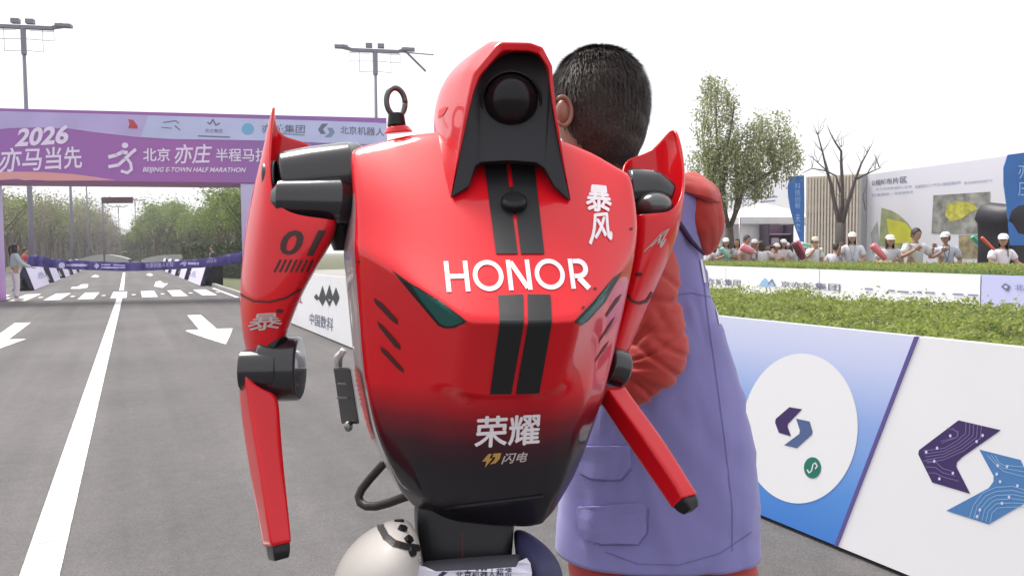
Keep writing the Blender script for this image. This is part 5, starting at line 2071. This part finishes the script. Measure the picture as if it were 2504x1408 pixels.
text_on('京亦城集团', [(1910, 687), (2056, 694), (2055, 712), (1910, 702)], B2f, grey_p, B2[2][0], .01, off=.01, maxlen=0)
for x0, x1, y_ in ((2117, 2134, 706), (2175, 2188, 710), (2202, 2222, 713), (2234, 2238, 714), (2244, 2254, 714), (2264, 2286, 715), (2306, 2311, 718), (2332, 2356, 719), (2369, 2392, 721)):
    lay('sponsor_mark', *stroke2([(x0, y_), (x1, y_ + 1)], 4), B2f, slate2, B2[1][0], .01, 0)
poly_on([(2449, 701), (2459, 692), (2473, 700), (2464, 712)], B2f, grey_p, B2[0][0], 'diamond_logo', .01, 0)
poly_on([(2456, 701), (2461, 697), (2467, 701), (2463, 706)], B2f, lavb, B2[0][0], 'diamond_logo', .014, 0)
text_on('北京', [(2482, 694), (2530, 696), (2530, 712), (2482, 709)], B2f, slate2, B2[0][0], .01, off=.01, maxlen=0)


# ================================================================== HEDGES
def hedge(name, label, outline, ztop, n, size, seed, mt, body_mt, shoots=0, bump=.07, cell=None):
    """outline: 4 ground corners (quad); leaves over the top and the sides"""
    rs = random.Random(seed)
    q = [Vector((*p, 0)) for p in outline]
    root = thing(name, label, 'hedge', (q[0] + q[2]) / 2)
    NX, NY = 30, 60
    def pt(s, t):
        return q[0].lerp(q[1], s).lerp(q[3].lerp(q[2], s), t)
    def top(s, t):
        p = pt(s, t)
        zt = ztop(s, t) if callable(ztop) else ztop
        return zt + bump * mnoise.noise(Vector((p.x * 1.3, p.y * 1.3, seed))) + bump * .7 * mnoise.noise(Vector((p.x * 4, p.y * 4, seed)))
    v, f = [], []
    for j in range(NY + 1):
        for i in range(NX + 1):
            p = pt(i / NX, j / NY)
            ed = i in (0, NX) or j in (0, NY)
            v.append(Vector((p.x, p.y, 0 if ed else top(i / NX, j / NY) - size * 1.1)))
    for j in range(NY):
        for i in range(NX):
            a = j * (NX + 1) + i
            f.append((a, a + 1, a + NX + 2, a + NX + 1))
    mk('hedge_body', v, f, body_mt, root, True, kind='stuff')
    v, f = [], []
    for _ in range(n):
        s, t = rs.random(), rs.random()
        p = pt(s, t)
        zt = top(s, t)
        side = rs.random() < .12
        z = zt - abs(rs.gauss(0, size * .9)) + (size * .9 if rs.random() < .08 else 0)
        if side:
            s = rs.choice((0.0, 1.0)) + rs.uniform(-.01, .01)
            p = pt(s, t)
            z = rs.uniform(.05, zt)
        if shoots and rs.random() < shoots:
            z += rs.uniform(0, size * 3)
        c = Vector((p.x, p.y, z))
        sz = size * rs.uniform(.6, 1.35)
        a = Vector((rs.uniform(-1, 1), rs.uniform(-1, 1), rs.uniform(-.2, .9))).normalized()
        b = a.cross(Vector((rs.uniform(-1, 1), rs.uniform(-1, 1), rs.uniform(.2, 1)))).normalized()
        k = len(v)
        v += [c, c + a * sz * .5 + b * sz * .24, c + a * sz, c + a * sz * .5 - b * sz * .24]
        f.append((k, k + 1, k + 2, k + 3))
    mk('leaves', v, f, mt, root, kind='stuff')
    return root


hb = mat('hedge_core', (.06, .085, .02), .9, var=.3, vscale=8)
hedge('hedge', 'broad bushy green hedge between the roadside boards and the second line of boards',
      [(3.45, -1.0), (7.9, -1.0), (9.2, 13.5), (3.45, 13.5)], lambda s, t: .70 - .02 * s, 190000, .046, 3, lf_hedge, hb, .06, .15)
hq = [b2(-3), b2(24)]
o1 = Vector(bnrm)
hedge('hedge', 'low clipped bright green hedge strip at the feet of the cheering volunteers',
      [tuple(Vector(hq[0]) + o1 * .6), tuple(Vector(hq[0]) + o1 * 2.3), tuple(Vector(hq[1]) + o1 * 2.3), tuple(Vector(hq[1]) + o1 * .6)],
      lambda s, t: 1.09 - .10 * t, 110000, .040, 8, lf_hedge, mat('hedge_core_light', (.09, .14, .03), .9, var=.2), 0, .04)
dh = leafmat('dark_hedge_leaves', [(.03, .05, .02), (.05, .075, .025), (.04, .06, .025)], .2)
p0, p1 = at(440, 46), at(640, 38)
hedge('hedge', 'dark green hedge under the green trees at the right roadside', [(p0.x, p0.y), (p0.x + 3, p0.y + 4), (p1.x + 3, p1.y + 4), (p1.x, p1.y)], 1.75, 14000, .16, 4, dh, mat('hedge_core_dark', (.02, .03, .012), .9), 0, .15)
for lab, x0, x1, h_ in (('pale low wall across the far road, left part', 190, 314, 1.35), ('pale low wall across the far road, right part', 345, 480, 1.25)):
    a, b = at(x0, 95), at(x1, 95)
    o = MB()
    N = 12
    vs = []
    for i in range(N + 1):
        p = a.lerp(b, i / N)
        hh = h_ * (.25 + .75 * math.sin(math.pi * min(1, i / N * .75 + .12)))
        vs += [p, p + Vector((0, 0, hh)), p + gn * 1.2 + Vector((0, 0, hh)), p + gn * 1.5]
    fs = [(i * 4 + k, (i + 1) * 4 + k, (i + 1) * 4 + k + 1, i * 4 + k + 1) for i in range(N) for k in range(3)]
    tag(fix_normals(mk('low_wall', vs, fs, mat('pale_wall', (.42, .42, .42), .8))), lab, 'wall')

# ================================================================== FAIRGROUND ON THE RIGHT
# exhibition wall, parallel to the road
wa, wb = at(2118, 19.6), at(2462, 15.8)
wd = (wb - wa).normalized()
wn = Vector((-wd.y, wd.x, 0))
if wn.dot(CF) < 0:
    wn = -wn
wc = wb + wd * 2.2
ew = thing('display_wall', 'large white display wall with a yellow map and aerial photos behind the volunteers', 'display wall', (wa + wb) / 2)
HT = 3.32
mb = MB().hexa([wa, wc, wc + wn * .3, wa + wn * .3] + [p + Vector((0, 0, HT)) for p in (wa, wc, wc + wn * .3, wa + wn * .3)])
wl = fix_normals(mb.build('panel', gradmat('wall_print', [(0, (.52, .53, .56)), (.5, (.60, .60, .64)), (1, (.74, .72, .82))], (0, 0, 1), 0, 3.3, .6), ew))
MB().box(wa + Vector((0, 0, HT / 2)) + wd * -.06, (.10, .34, HT), Matrix((wd, wn, Vector((0, 0, 1)))).transposed()).build('end_post', mat('grey_post', (.35, .35, .36), .5), ew)
Wl = [wl]
text_on('公园城市片区', [(2131, 442), (2218, 430), (2219, 447), (2132, 454)], Wl, grey_p, ew, .02, off=.01, maxlen=0)
text_on('位于亦庄新城核心区域', [(2142, 460), (2230, 453), (2230, 459), (2142, 466)], Wl, slate2, ew, .0, off=.01, maxlen=0)
text_on('总面积约三十平方公里规划建设中', [(2238, 453), (2350, 442), (2350, 450), (2238, 461)], Wl, slate2, ew, .0, off=.01, maxlen=0)
text_on('重点发展科技创新产业', [(2358, 445), (2428, 438), (2428, 444), (2358, 451)], Wl, slate2, ew, .0, off=.01, maxlen=0)
text_on('打造国际一流宜居新城', [(2132, 474), (2233, 466), (2233, 472), (2132, 481)], Wl, slate2, ew, .0, off=.01, maxlen=0)
poly_on([(2156, 508), (2180, 515), (2200, 526), (2220, 545), (2233, 565), (2236, 590), (2200, 610), (2150, 600)], Wl, mat('map_olive', (.28, .30, .16), .7, var=.25, vscale=4), ew, 'map_print', .008, 20)
poly_on([(2168, 534), (2215, 545), (2228, 560), (2232, 592), (2190, 596), (2174, 570)], Wl, mat('map_yellow', (.48, .47, .04), .7, var=.12, vscale=3), ew, 'map_print', .012, 20)
poly_on([(2130, 570), (2146, 540), (2150, 600), (2134, 620)], Wl, mat('map_grey', (.33, .34, .32), .7, var=.2, vscale=4), ew, 'map_print', .009, 20)
aerial = mat('aerial_photo', (.24, .24, .22), .6, var=.5, vscale=5)
poly_on([(2283, 478), (2422, 469), (2416, 572), (2278, 571)], Wl, aerial, ew, 'aerial_photo', .008, 20)
poly_on([(2316, 500), (2344, 492), (2378, 496), (2392, 510), (2372, 522), (2350, 536), (2324, 542), (2312, 526)], Wl, mat('aerial_yellow', (.42, .40, .06), .7, var=.35, vscale=7), ew, 'aerial_print', .012, 20)
poly_on([(2345, 575), (2414, 575), (2412, 632), (2345, 632)], Wl, mat('aerial_brown', (.25, .21, .12), .7, var=.5, vscale=6), ew, 'aerial_photo', .008, 20)
poly_on([(2376, 575), (2396, 575), (2402, 604), (2392, 610)], Wl, mat('green_print', (.08, .30, .18), .7), ew, 'aerial_print', .012, 20)

# slatted screen
sc_ = thing('slat_screen', 'beige screen of upright slats between the blue banner and the display wall', 'screen', at(2045, 25))
slm = mat('beige_slat', (.62, .55, .46), .6, var=.08)
slm2 = mat('screen_back', (.80, .77, .70), .8, var=.12, vscale=3)
sa, sb = at(1968, 25.5), at(2122, 24.5)
su = (sb - sa).normalized()
sn = Vector((-su.y, su.x, 0))
if sn.dot(CF) < 0:
    sn = -sn
Ls = (sb - sa).length
RS_ = Matrix((su, sn, Vector((0, 0, 1)))).transposed()
MB().box((sa + sb) / 2 + Vector((0, 0, 1.93)) + sn * .16, (Ls, .04, 3.78), RS_).build('back_panel', slm2, sc_)
proto = None
N = 20
for i in range(N):
    p = sa + su * (Ls * (i + .5) / N)
    if proto is None:
        proto = MB().box(Vector((0, 0, 1.93)), (.055, .10, 3.8), RS_)
        o = mk('slat', [v + p for v in proto.v], proto.f, slm, sc_)
        first, fp_ = o, p
    else:
        o = first.copy()
        COL.objects.link(o)
        o.parent = sc_
        o.location = p - fp_
for z in (1.35, 2.6, 3.82):
    MB().box((sa + sb) / 2 + Vector((0, 0, z)) + sn * .07, (Ls, .06, .07), RS_).build('rail', slm, sc_)

# white hall banner and tent
ha, hb_ = at(1690, 34), at(1938, 32)
hl = thing('white_banner_wall', 'tall white banner wall with small dark print above the tent roof', 'banner wall', (ha + hb_) / 2)
mb = MB().hexa([ha, hb_, hb_ + gn * .3, ha + gn * .3] + [ha + Vector((0, 0, zof(1690, 457, 34))), hb_ + Vector((0, 0, zof(1938, 430, 32))), hb_ + gn * .3 + Vector((0, 0, zof(1938, 430, 32))), ha + gn * .3 + Vector((0, 0, zof(1690, 457, 34)))])
hw = fix_normals(mb.build('panel', whiteb, hl))
text_on('公园城市', [(1738, 474), (1780, 470), (1780, 483), (1738, 486)], [hw], grey_p, hl, .01, off=.02, maxlen=0)
for x0, x1, y_ in ((1785, 1850, 488), (1858, 1900, 484), (1860, 1895, 494), (1756, 1775, 499)):
    lay('small_print', *stroke2([(x0, y_), (x1, y_ - 3)], 3), [hw], slate2, hl, .02, 0)
tc_ = at(1860, 28)
tent = thing('tent', 'white peaked tent behind the seated volunteers', 'tent', tc_)
tm = mat('tent_fabric', (.66, .65, .66), .7, var=.05)
u_, n_ = gu, gn
hwid, dp = 1.65, 1.5
ez, az = 2.50, 3.08
cs = [tc_ + u_ * sx * hwid + n_ * sy * dp + Vector((0, 0, ez)) for sx, sy in ((-1, -1), (1, -1), (1, 1), (-1, 1))]
rf = mk('roof', cs + [tc_ + Vector((0, 0, az)) - u_ * .2, tc_ + Vector((0, 0, az)) + u_ * .2], [(0, 1, 5, 4), (1, 2, 5), (2, 3, 4, 5), (3, 0, 4)], tm, tent)
solid(rf, .03, 0); bake(rf)
for i in range(4):
    a, b = cs[i], cs[(i + 1) % 4]
    w = MB().hexa([a - Vector((0, 0, .22)), b - Vector((0, 0, .22)), b - Vector((0, 0, .22)) + n_ * .02, a - Vector((0, 0, .22)) + n_ * .02, a, b, b + n_ * .02, a + n_ * .02])
    w.build('valance', tm, tent)
    MB().tube([Vector((a.x, a.y, 0)), a], .035, 6).build('leg', M['steel'], tent, True)
MB().box(tc_ + n_ * 1.3 + Vector((0, 0, 1.15)), (3.2, .05, 2.3), Matrix((u_, n_, Vector((0, 0, 1)))).transposed()).build('back_wall', tm, tent)
MB().box(tc_ - u_ * .75 - n_ * 1.3 + Vector((0, 0, 1.15)), (1.5, .05, 2.28), Matrix((u_, n_, Vector((0, 0, 1)))).transposed()).build('front_wall', tm, tent)
kp = at(1898, 26.2)
ki = thing('kiosk', 'mauve booth with shelves under the tent edge', 'booth', kp)
RK = Matrix((u_, n_, Vector((0, 0, 1)))).transposed()
mauve = mat('mauve_panel', (.16, .10, .15), .6)
MB().box(kp + n_ * .3 + Vector((0, 0, 1.12)), (.95, .04, 2.24), RK).build('back_panel', mauve, ki)
for s in (-1, 1):
    MB().box(kp + u_ * .46 * s + Vector((0, 0, 1.12)), (.05, .6, 2.24), RK).build('side_panel', mat('mauve_dark', (.05, .035, .06), .6), ki)
for z in (.6, 1.1, 1.5, 1.9):
    MB().box(kp + Vector((0, 0, z)), (.86, .5, .04), RK).build('shelf', mat('shelf_paint', (.35, .26, .34), .6), ki)
for x, z in ((-.2, 1.25), (.15, 1.22), (-.1, 1.66), (.22, .72)):
    MB().box(kp + u_ * x + Vector((0, 0, z)), (.3, .2, .22), RK).build('carton', mat('carton', (.45, .38, .45), .7), ki)


def feather(label, px0, px1, ytop, ybot, d, outline, text):
    """blade banner with its pole"""
    fl = thing('feather_flag', label, 'flag', at((px0 + px1) / 2, d), 'blue feather flags')
    pts = outline
    tri = poly2(pts)
    o = mk('banner', [P(x, y, d) for x, y in tri[0]], tri[1], mat('flag_blue', (.03, .14, .42), .6, var=.08, vscale=2), fl)
    solid(o, .02, 0); bake(o)
    MB().tube([at(px1, d) + gn * .05, P(px1, ytop + 4, d) + gn * .05], [.025, .015], 6).build('pole', mat('flag_pole', (.5, .52, .55), .4), fl, True)
    text_on(text[0], text[1], [o], mat('flag_print', (.30, .48, .80), .6), fl, .0, off=.015, maxlen=0)
    if len(text) > 2:
        text_on(text[2], text[3], [o], mat('flag_print2', (.30, .48, .80), .6), fl, .0, off=.015, maxlen=0)
    return fl


feather('blue feather flag beside the slatted screen', 1927, 1967, 430, 600, 24,
        [(1932, 432), (1966, 429), (1967, 500), (1966, 592), (1957, 590), (1944, 555), (1933, 515), (1927, 480), (1926, 455)], ('科\n技\n创\n新', [(1943, 448), (1957, 448), (1957, 510), (1943, 510)], '未\n来', [(1944, 522), (1957, 522), (1957, 568), (1944, 568)]))
feather('blue feather flag at the top right over the black cover', 2455, 2520, 375, 560, 13.2,
        [(2464, 379), (2500, 374), (2560, 372), (2560, 600), (2470, 600), (2461, 500), (2454, 450), (2454, 410)], ('亦\n庄', [(2488, 398), (2520, 398), (2520, 480), (2488, 480)]))
# black covered stack
bs = thing('covered_equipment', 'tall stack under a black cover at the right end of the display wall', 'covered stack', at(2475, 13.6))
rws = []
cb = at(2475, 13.6)
for z, w, dd_ in ((0, .44, .4), (.8, .43, .4), (1.5, .45, .4), (1.78, .46, .42), (1.86, .50, .45), (2.0, .47, .42), (2.12, .42, .36), (2.17, .3, .25)):
    rws.append([cb + CR * w * math.copysign(abs(math.cos(a)) ** .5, math.cos(a)) * (1 + .03 * math.sin(a * 5 + z * 3)) + gn * dd_ * math.copysign(abs(math.sin(a)) ** .5, math.sin(a)) + Vector((0, 0, z + .04 * math.sin(a * 3))) for a in [2 * math.pi * i / 24 for i in range(24)]])
o = mk('cover', *loft(rws, True, False, True), mat('black_cover', (.012, .010, .018), .5, bump=.5, bscale=6), bs, True)

# ================================================================== CROWD
WH = (.62, .62, .66)
crowd = [
    (2085, 566, 17.0, 195, 'long', (.85, .83, .80), WH, 'long haired volunteer in white shirt and cap left of the display wall', {'lanyard': (.25, .3, .5)}),
    (2044, 592, 17.2, 30, 'short', None, (.62, .58, .68), 'short dark haired person in striped pale shirt bending beside the bare trunk', {}),
    (1990, 577, 18.0, 150, 'short', (.60, .57, .42), (.66, .68, .64), 'volunteer in olive cap and white tee under the slatted screen', {}),
    (2173, 572, 14.6, 190, 'long', (.82, .78, .66), (.50, .51, .55), 'volunteer in cream cap holding a pink clapper by the yellow map', {'arms': (((.24, .05, 1.12), (.05, .25, 1.12)), ((-.24, .06, 1.12), (-.10, .27, 1.18)))}),
    (2237, 555, 14.4, 160, 'short', None, (.62, .61, .60), 'tallest bareheaded volunteer in cream tee in front of the yellow map', {'arms': (((.32, .05, 1.14), (.20, .26, 1.28)), ((-.34, .05, 1.12), (-.42, .20, 1.24)))}),
    (2315, 565, 14.8, 195, 'short', (.85, .85, .86), (.60, .63, .72), 'volunteer in white cap and pale blue shirt below the aerial photo', {'lanyard': (.1, .12, .2)}),
    (2447, 569, 13.0, 170, 'long', (.85, .84, .84), (.70, .66, .72), 'long haired volunteer in white cap and tee before the black cover', {'arms': (((.25, .08, 1.14), (.02, .28, 1.10)), ((-.25, .08, 1.14), (-.20, .30, 1.10)))}),
    (1778, 580, 19.4, 180, 'long', (.84, .83, .84), (.45, .50, .52), 'volunteer in white cap with a teal clapper by the red sleeve', {}),
    (1752, 592, 19.8, 160, 'bob', (.62, .40, .44), (.55, .42, .45), 'person in dull pink cap half hidden by the red sleeve', {}),
    (1803, 582, 20.4, 200, 'bob', None, (.60, .50, .52), 'dark haired volunteer behind the pink clapper', {}),
    (1821, 573, 19.2, 130, 'short', None, (.62, .42, .44), 'taller dark haired volunteer leaning over a pink clapper', {}),
    (1847, 583, 19.6, 170, 'bob', (.84, .80, .82), (.62, .52, .58), 'volunteer in white cap and pinkish shirt right of the pink clapper', {}),
    (1864, 586, 19.0, 20, 'long', None, (.60, .58, .62), 'long dark haired person seen from behind before the mauve booth', {}),
    (1881, 596, 20.0, 200, 'bob', None, (.35, .25, .28), 'brown haired volunteer in dull shirt before the mauve booth', {'skin_m': 1}),
    (1894, 593, 19.2, 150, 'short', (.80, .72, .62), (.60, .50, .42), 'volunteer in cream cap and peach shirt before the booth', {'skin_m': 1}),
    (1911, 583, 19.6, 190, 'long', (.85, .85, .85), (.60, .56, .58), 'volunteer in white cap right of the mauve booth', {}),
    (1927, 591, 20.2, 210, 'bob', (.84, .84, .86), (.50, .48, .52), 'small volunteer in white cap left of the maroon clapper', {}),
    (1962, 598, 19.6, 180, 'short', (.30, .60, .45), (.45, .55, .52), 'volunteer in green headwear right of the maroon clapper', {}),
]
rs = random.Random(12)
for (px, yt, d, face, style, cap, shirt, lab, kw) in crowd:
    Hh = zof(px, yt, d) / 1.03
    kw = dict(kw)
    kw.setdefault('headturn', rs.uniform(-35, 35))
    kw.setdefault('lean', (rs.uniform(-.06, .06), rs.uniform(-.02, .08)))
    kw.setdefault('arms', rs.choice([
        (((.27, .06, 1.12), (.06, .27, 1.22)), ((-.27, .06, 1.12), (-.04, .28, 1.20))),
        (((.30, .10, 1.16), (.24, .28, 1.38)), ((-.25, .02, 1.08), (-.14, .24, 1.06))),
        (((.24, .0, 1.08), (.22, .10, .86)), ((-.30, .12, 1.20), (-.16, .24, 1.42))),
        (((.26, .05, 1.10), (.02, .25, 1.08)), ((-.26, .05, 1.10), (-.02, .28, 1.12)))]))
    kw.setdefault('legs', rs.choice([(.05, .05, .07), (.12, .14, .2), (.35, .33, .3)]))
    person(lab, at(px, d), face + 36, Hh, shirt, style=style, cap=cap, **kw)


def clapper(label, a, b, r, col):
    mb = MB()
    a, b = Vector(a), Vector(b)
    n = 7
    pts = [a.lerp(b, t) for t in (0, .03, .1, .5, .9, .97, 1)]
    r *= .8
    mb.tube(pts, [r * .5, r * .9, r, r * .95, r * .8, r * .6, r * .4], 12)
    o = mb.build('clapper', mat('clapper_film', col, .25, coat=.6), None, True)
    tag(o, label, 'clapper stick', 'inflated clapper sticks')
    return o


clapper('pink clapper stick held by the volunteer in the cream cap', P(2132, 598, 14.2), P(2166, 634, 14.2), .085, (.75, .16, .20))
clapper('orange red clapper stick slanting up before the black cover', P(2400, 580, 12.7), P(2432, 612, 12.7), .035, (.75, .10, .05))
clapper('green clapper stick crossing behind the orange red one', P(2376, 578, 14.6), P(2402, 606, 14.6), .06, (.10, .45, .28))
clapper('fat pink clapper stick among the seated volunteers', P(1812, 602, 18.7), P(1842, 618, 18.7), .13, (.72, .20, .26))
clapper('maroon clapper stick held upright right of the seated volunteers', P(1944, 590, 18.6), P(1966, 634, 18.6), .15, (.16, .02, .05))
clapper('rose clapper stick leaning against the maroon one', P(1950, 588, 18.4), P(1976, 630, 18.4), .05, (.62, .12, .2))
clapper('teal clapper stick in front of the volunteer by the red sleeve', P(1764, 606, 18.9), P(1784, 632, 18.9), .08, (.22, .48, .45))
clapper('pale green clapper stick beside the olive cap', P(1962, 596, 17.6), P(1984, 600, 17.6), .045, (.25, .6, .42))

# ---------------------------------------------------------------- finish tape and its holders
p_l = at(36, 21.8)
person('person in pale teal jacket and white trousers holding the tape', p_l, 75, 1.66, (.42, .50, .52), legs=(.66, .60, .66), style='pony', long_sleeve=True,
       arms=(((.24, .12, 1.08), (.20, .36, .98)), ((-.24, .12, 1.08), (-.18, .38, 1.02))), group='people at the finish line')
person('person in dark red behind the left tape holder', at(60, 30), 100, 1.62, (.40, .05, .05), style='short', group='people at the finish line')
person('person in black at the right end of the finish tape', at(520, 33), 250, 1.68, (.02, .02, .025), legs=(.02, .02, .03), style='short', long_sleeve=True, group='people at the finish line')
tapem = mat('tape_print', (.07, .055, .24), .6, var=.15, vscale=3)
tk = [(66, 628, 653, 22.0), (90, 622, 652, 22.3), (125, 632, 655, 22.8), (180, 636, 659, 23.6), (240, 639, 661, 24.4), (300, 641, 663, 25.2), (360, 641, 662, 25.8), (420, 639, 659, 26.4), (480, 634, 655, 27.0), (530, 629, 651, 27.4), (570, 620, 646, 27.7), (610, 612, 640, 28.0)]
vs, fs = [], []
NT = 80
for i in range(NT + 1):
    x = 66 + (610 - 66) * i / NT
    for (a, b) in zip(tk, tk[1:]):
        if a[0] <= x <= b[0]:
            t = (x - a[0]) / (b[0] - a[0])
            t2 = t * t * (3 - 2 * t)
            y0, y1, d = (a[k] + (b[k] - a[k]) * t2 for k in (1, 2, 3))
            break
    wv = .05 * math.sin(x * .13) + .03 * math.sin(x * .31)
    vs += [P(x, y0, d + wv), P(x, (y0 + y1) / 2, d + wv * 1.6 + .02), P(x, y1, d + wv)]
for i in range(NT):
    for k in (0, 1):
        fs.append((i * 3 + k, i * 3 + k + 1, i * 3 + k + 4, i * 3 + k + 3))
tp = thing('finish_tape', 'dark purple finish tape with pale sponsor print stretched across the road', 'finish tape', at(300, 25.2))
tpo = mk('ribbon', vs, fs, tapem, tp, True)
solid(tpo, .01, 0); bake(tpo)
tl = mat('tape_letters', (.55, .52, .80), .6)
lay('tape_emblem', *poly2(ellipse2(150, 649, 8, 8, 14)), [tpo], tl, tp, .015, 6)
for x0, x1, y_, w in ((163, 212, 648, 6), (247, 270, 647, 3), (247, 305, 654, 3.5), (276, 305, 648, 3), (462, 484, 644, 6)):
    lay('tape_print', *stroke2([(x0, y_), (x1, y_ + .5)], w), [tpo], tl, tp, .015, 6)
lay('tape_emblem', *poly2([(228, 650), (236, 643), (242, 650), (236, 657)]), [tpo], tl, tp, .015, 6)
text_on('北京机器人租赁', [(356, 644), (424, 641), (424, 652), (356, 655)], [tpo], tl, tp, .01, off=.015, maxlen=6)
poly_on([(438, 647), (446, 640), (458, 640), (455, 649), (449, 652), (447, 646)], [tpo], tl, tp, 'tape_emblem', .015, 6)
text_on('亦庄', [(504, 636), (530, 633), (530, 641), (504, 644)], [tpo], tl, tp, .01, off=.015, maxlen=6)
bx = at(528, 31)
tag(MB().box(bx + Vector((0, 0, .45)), (.45, .5, .9)).build('equipment_case', M['black']), 'upright black case beside the right A-frame board', 'case')

# ================================================================== AIR
hzm = bpy.data.materials.new('air')
hzm.use_nodes = True
hn = hzm.node_tree.nodes
hn.clear()
pv_ = hn.new('ShaderNodeVolumePrincipled')
pv_.inputs['Color'].default_value = (.95, .95, .97, 1)
pv_.inputs['Density'].default_value = .0009
ho_ = hn.new('ShaderNodeOutputMaterial')
hzm.node_tree.links.new(pv_.outputs[0], ho_.inputs['Volume'])
air = MB().box((60, 120, 13.0), (560, 860, 28.6)).build('haze', hzm)
air['kind'] = 'stuff'
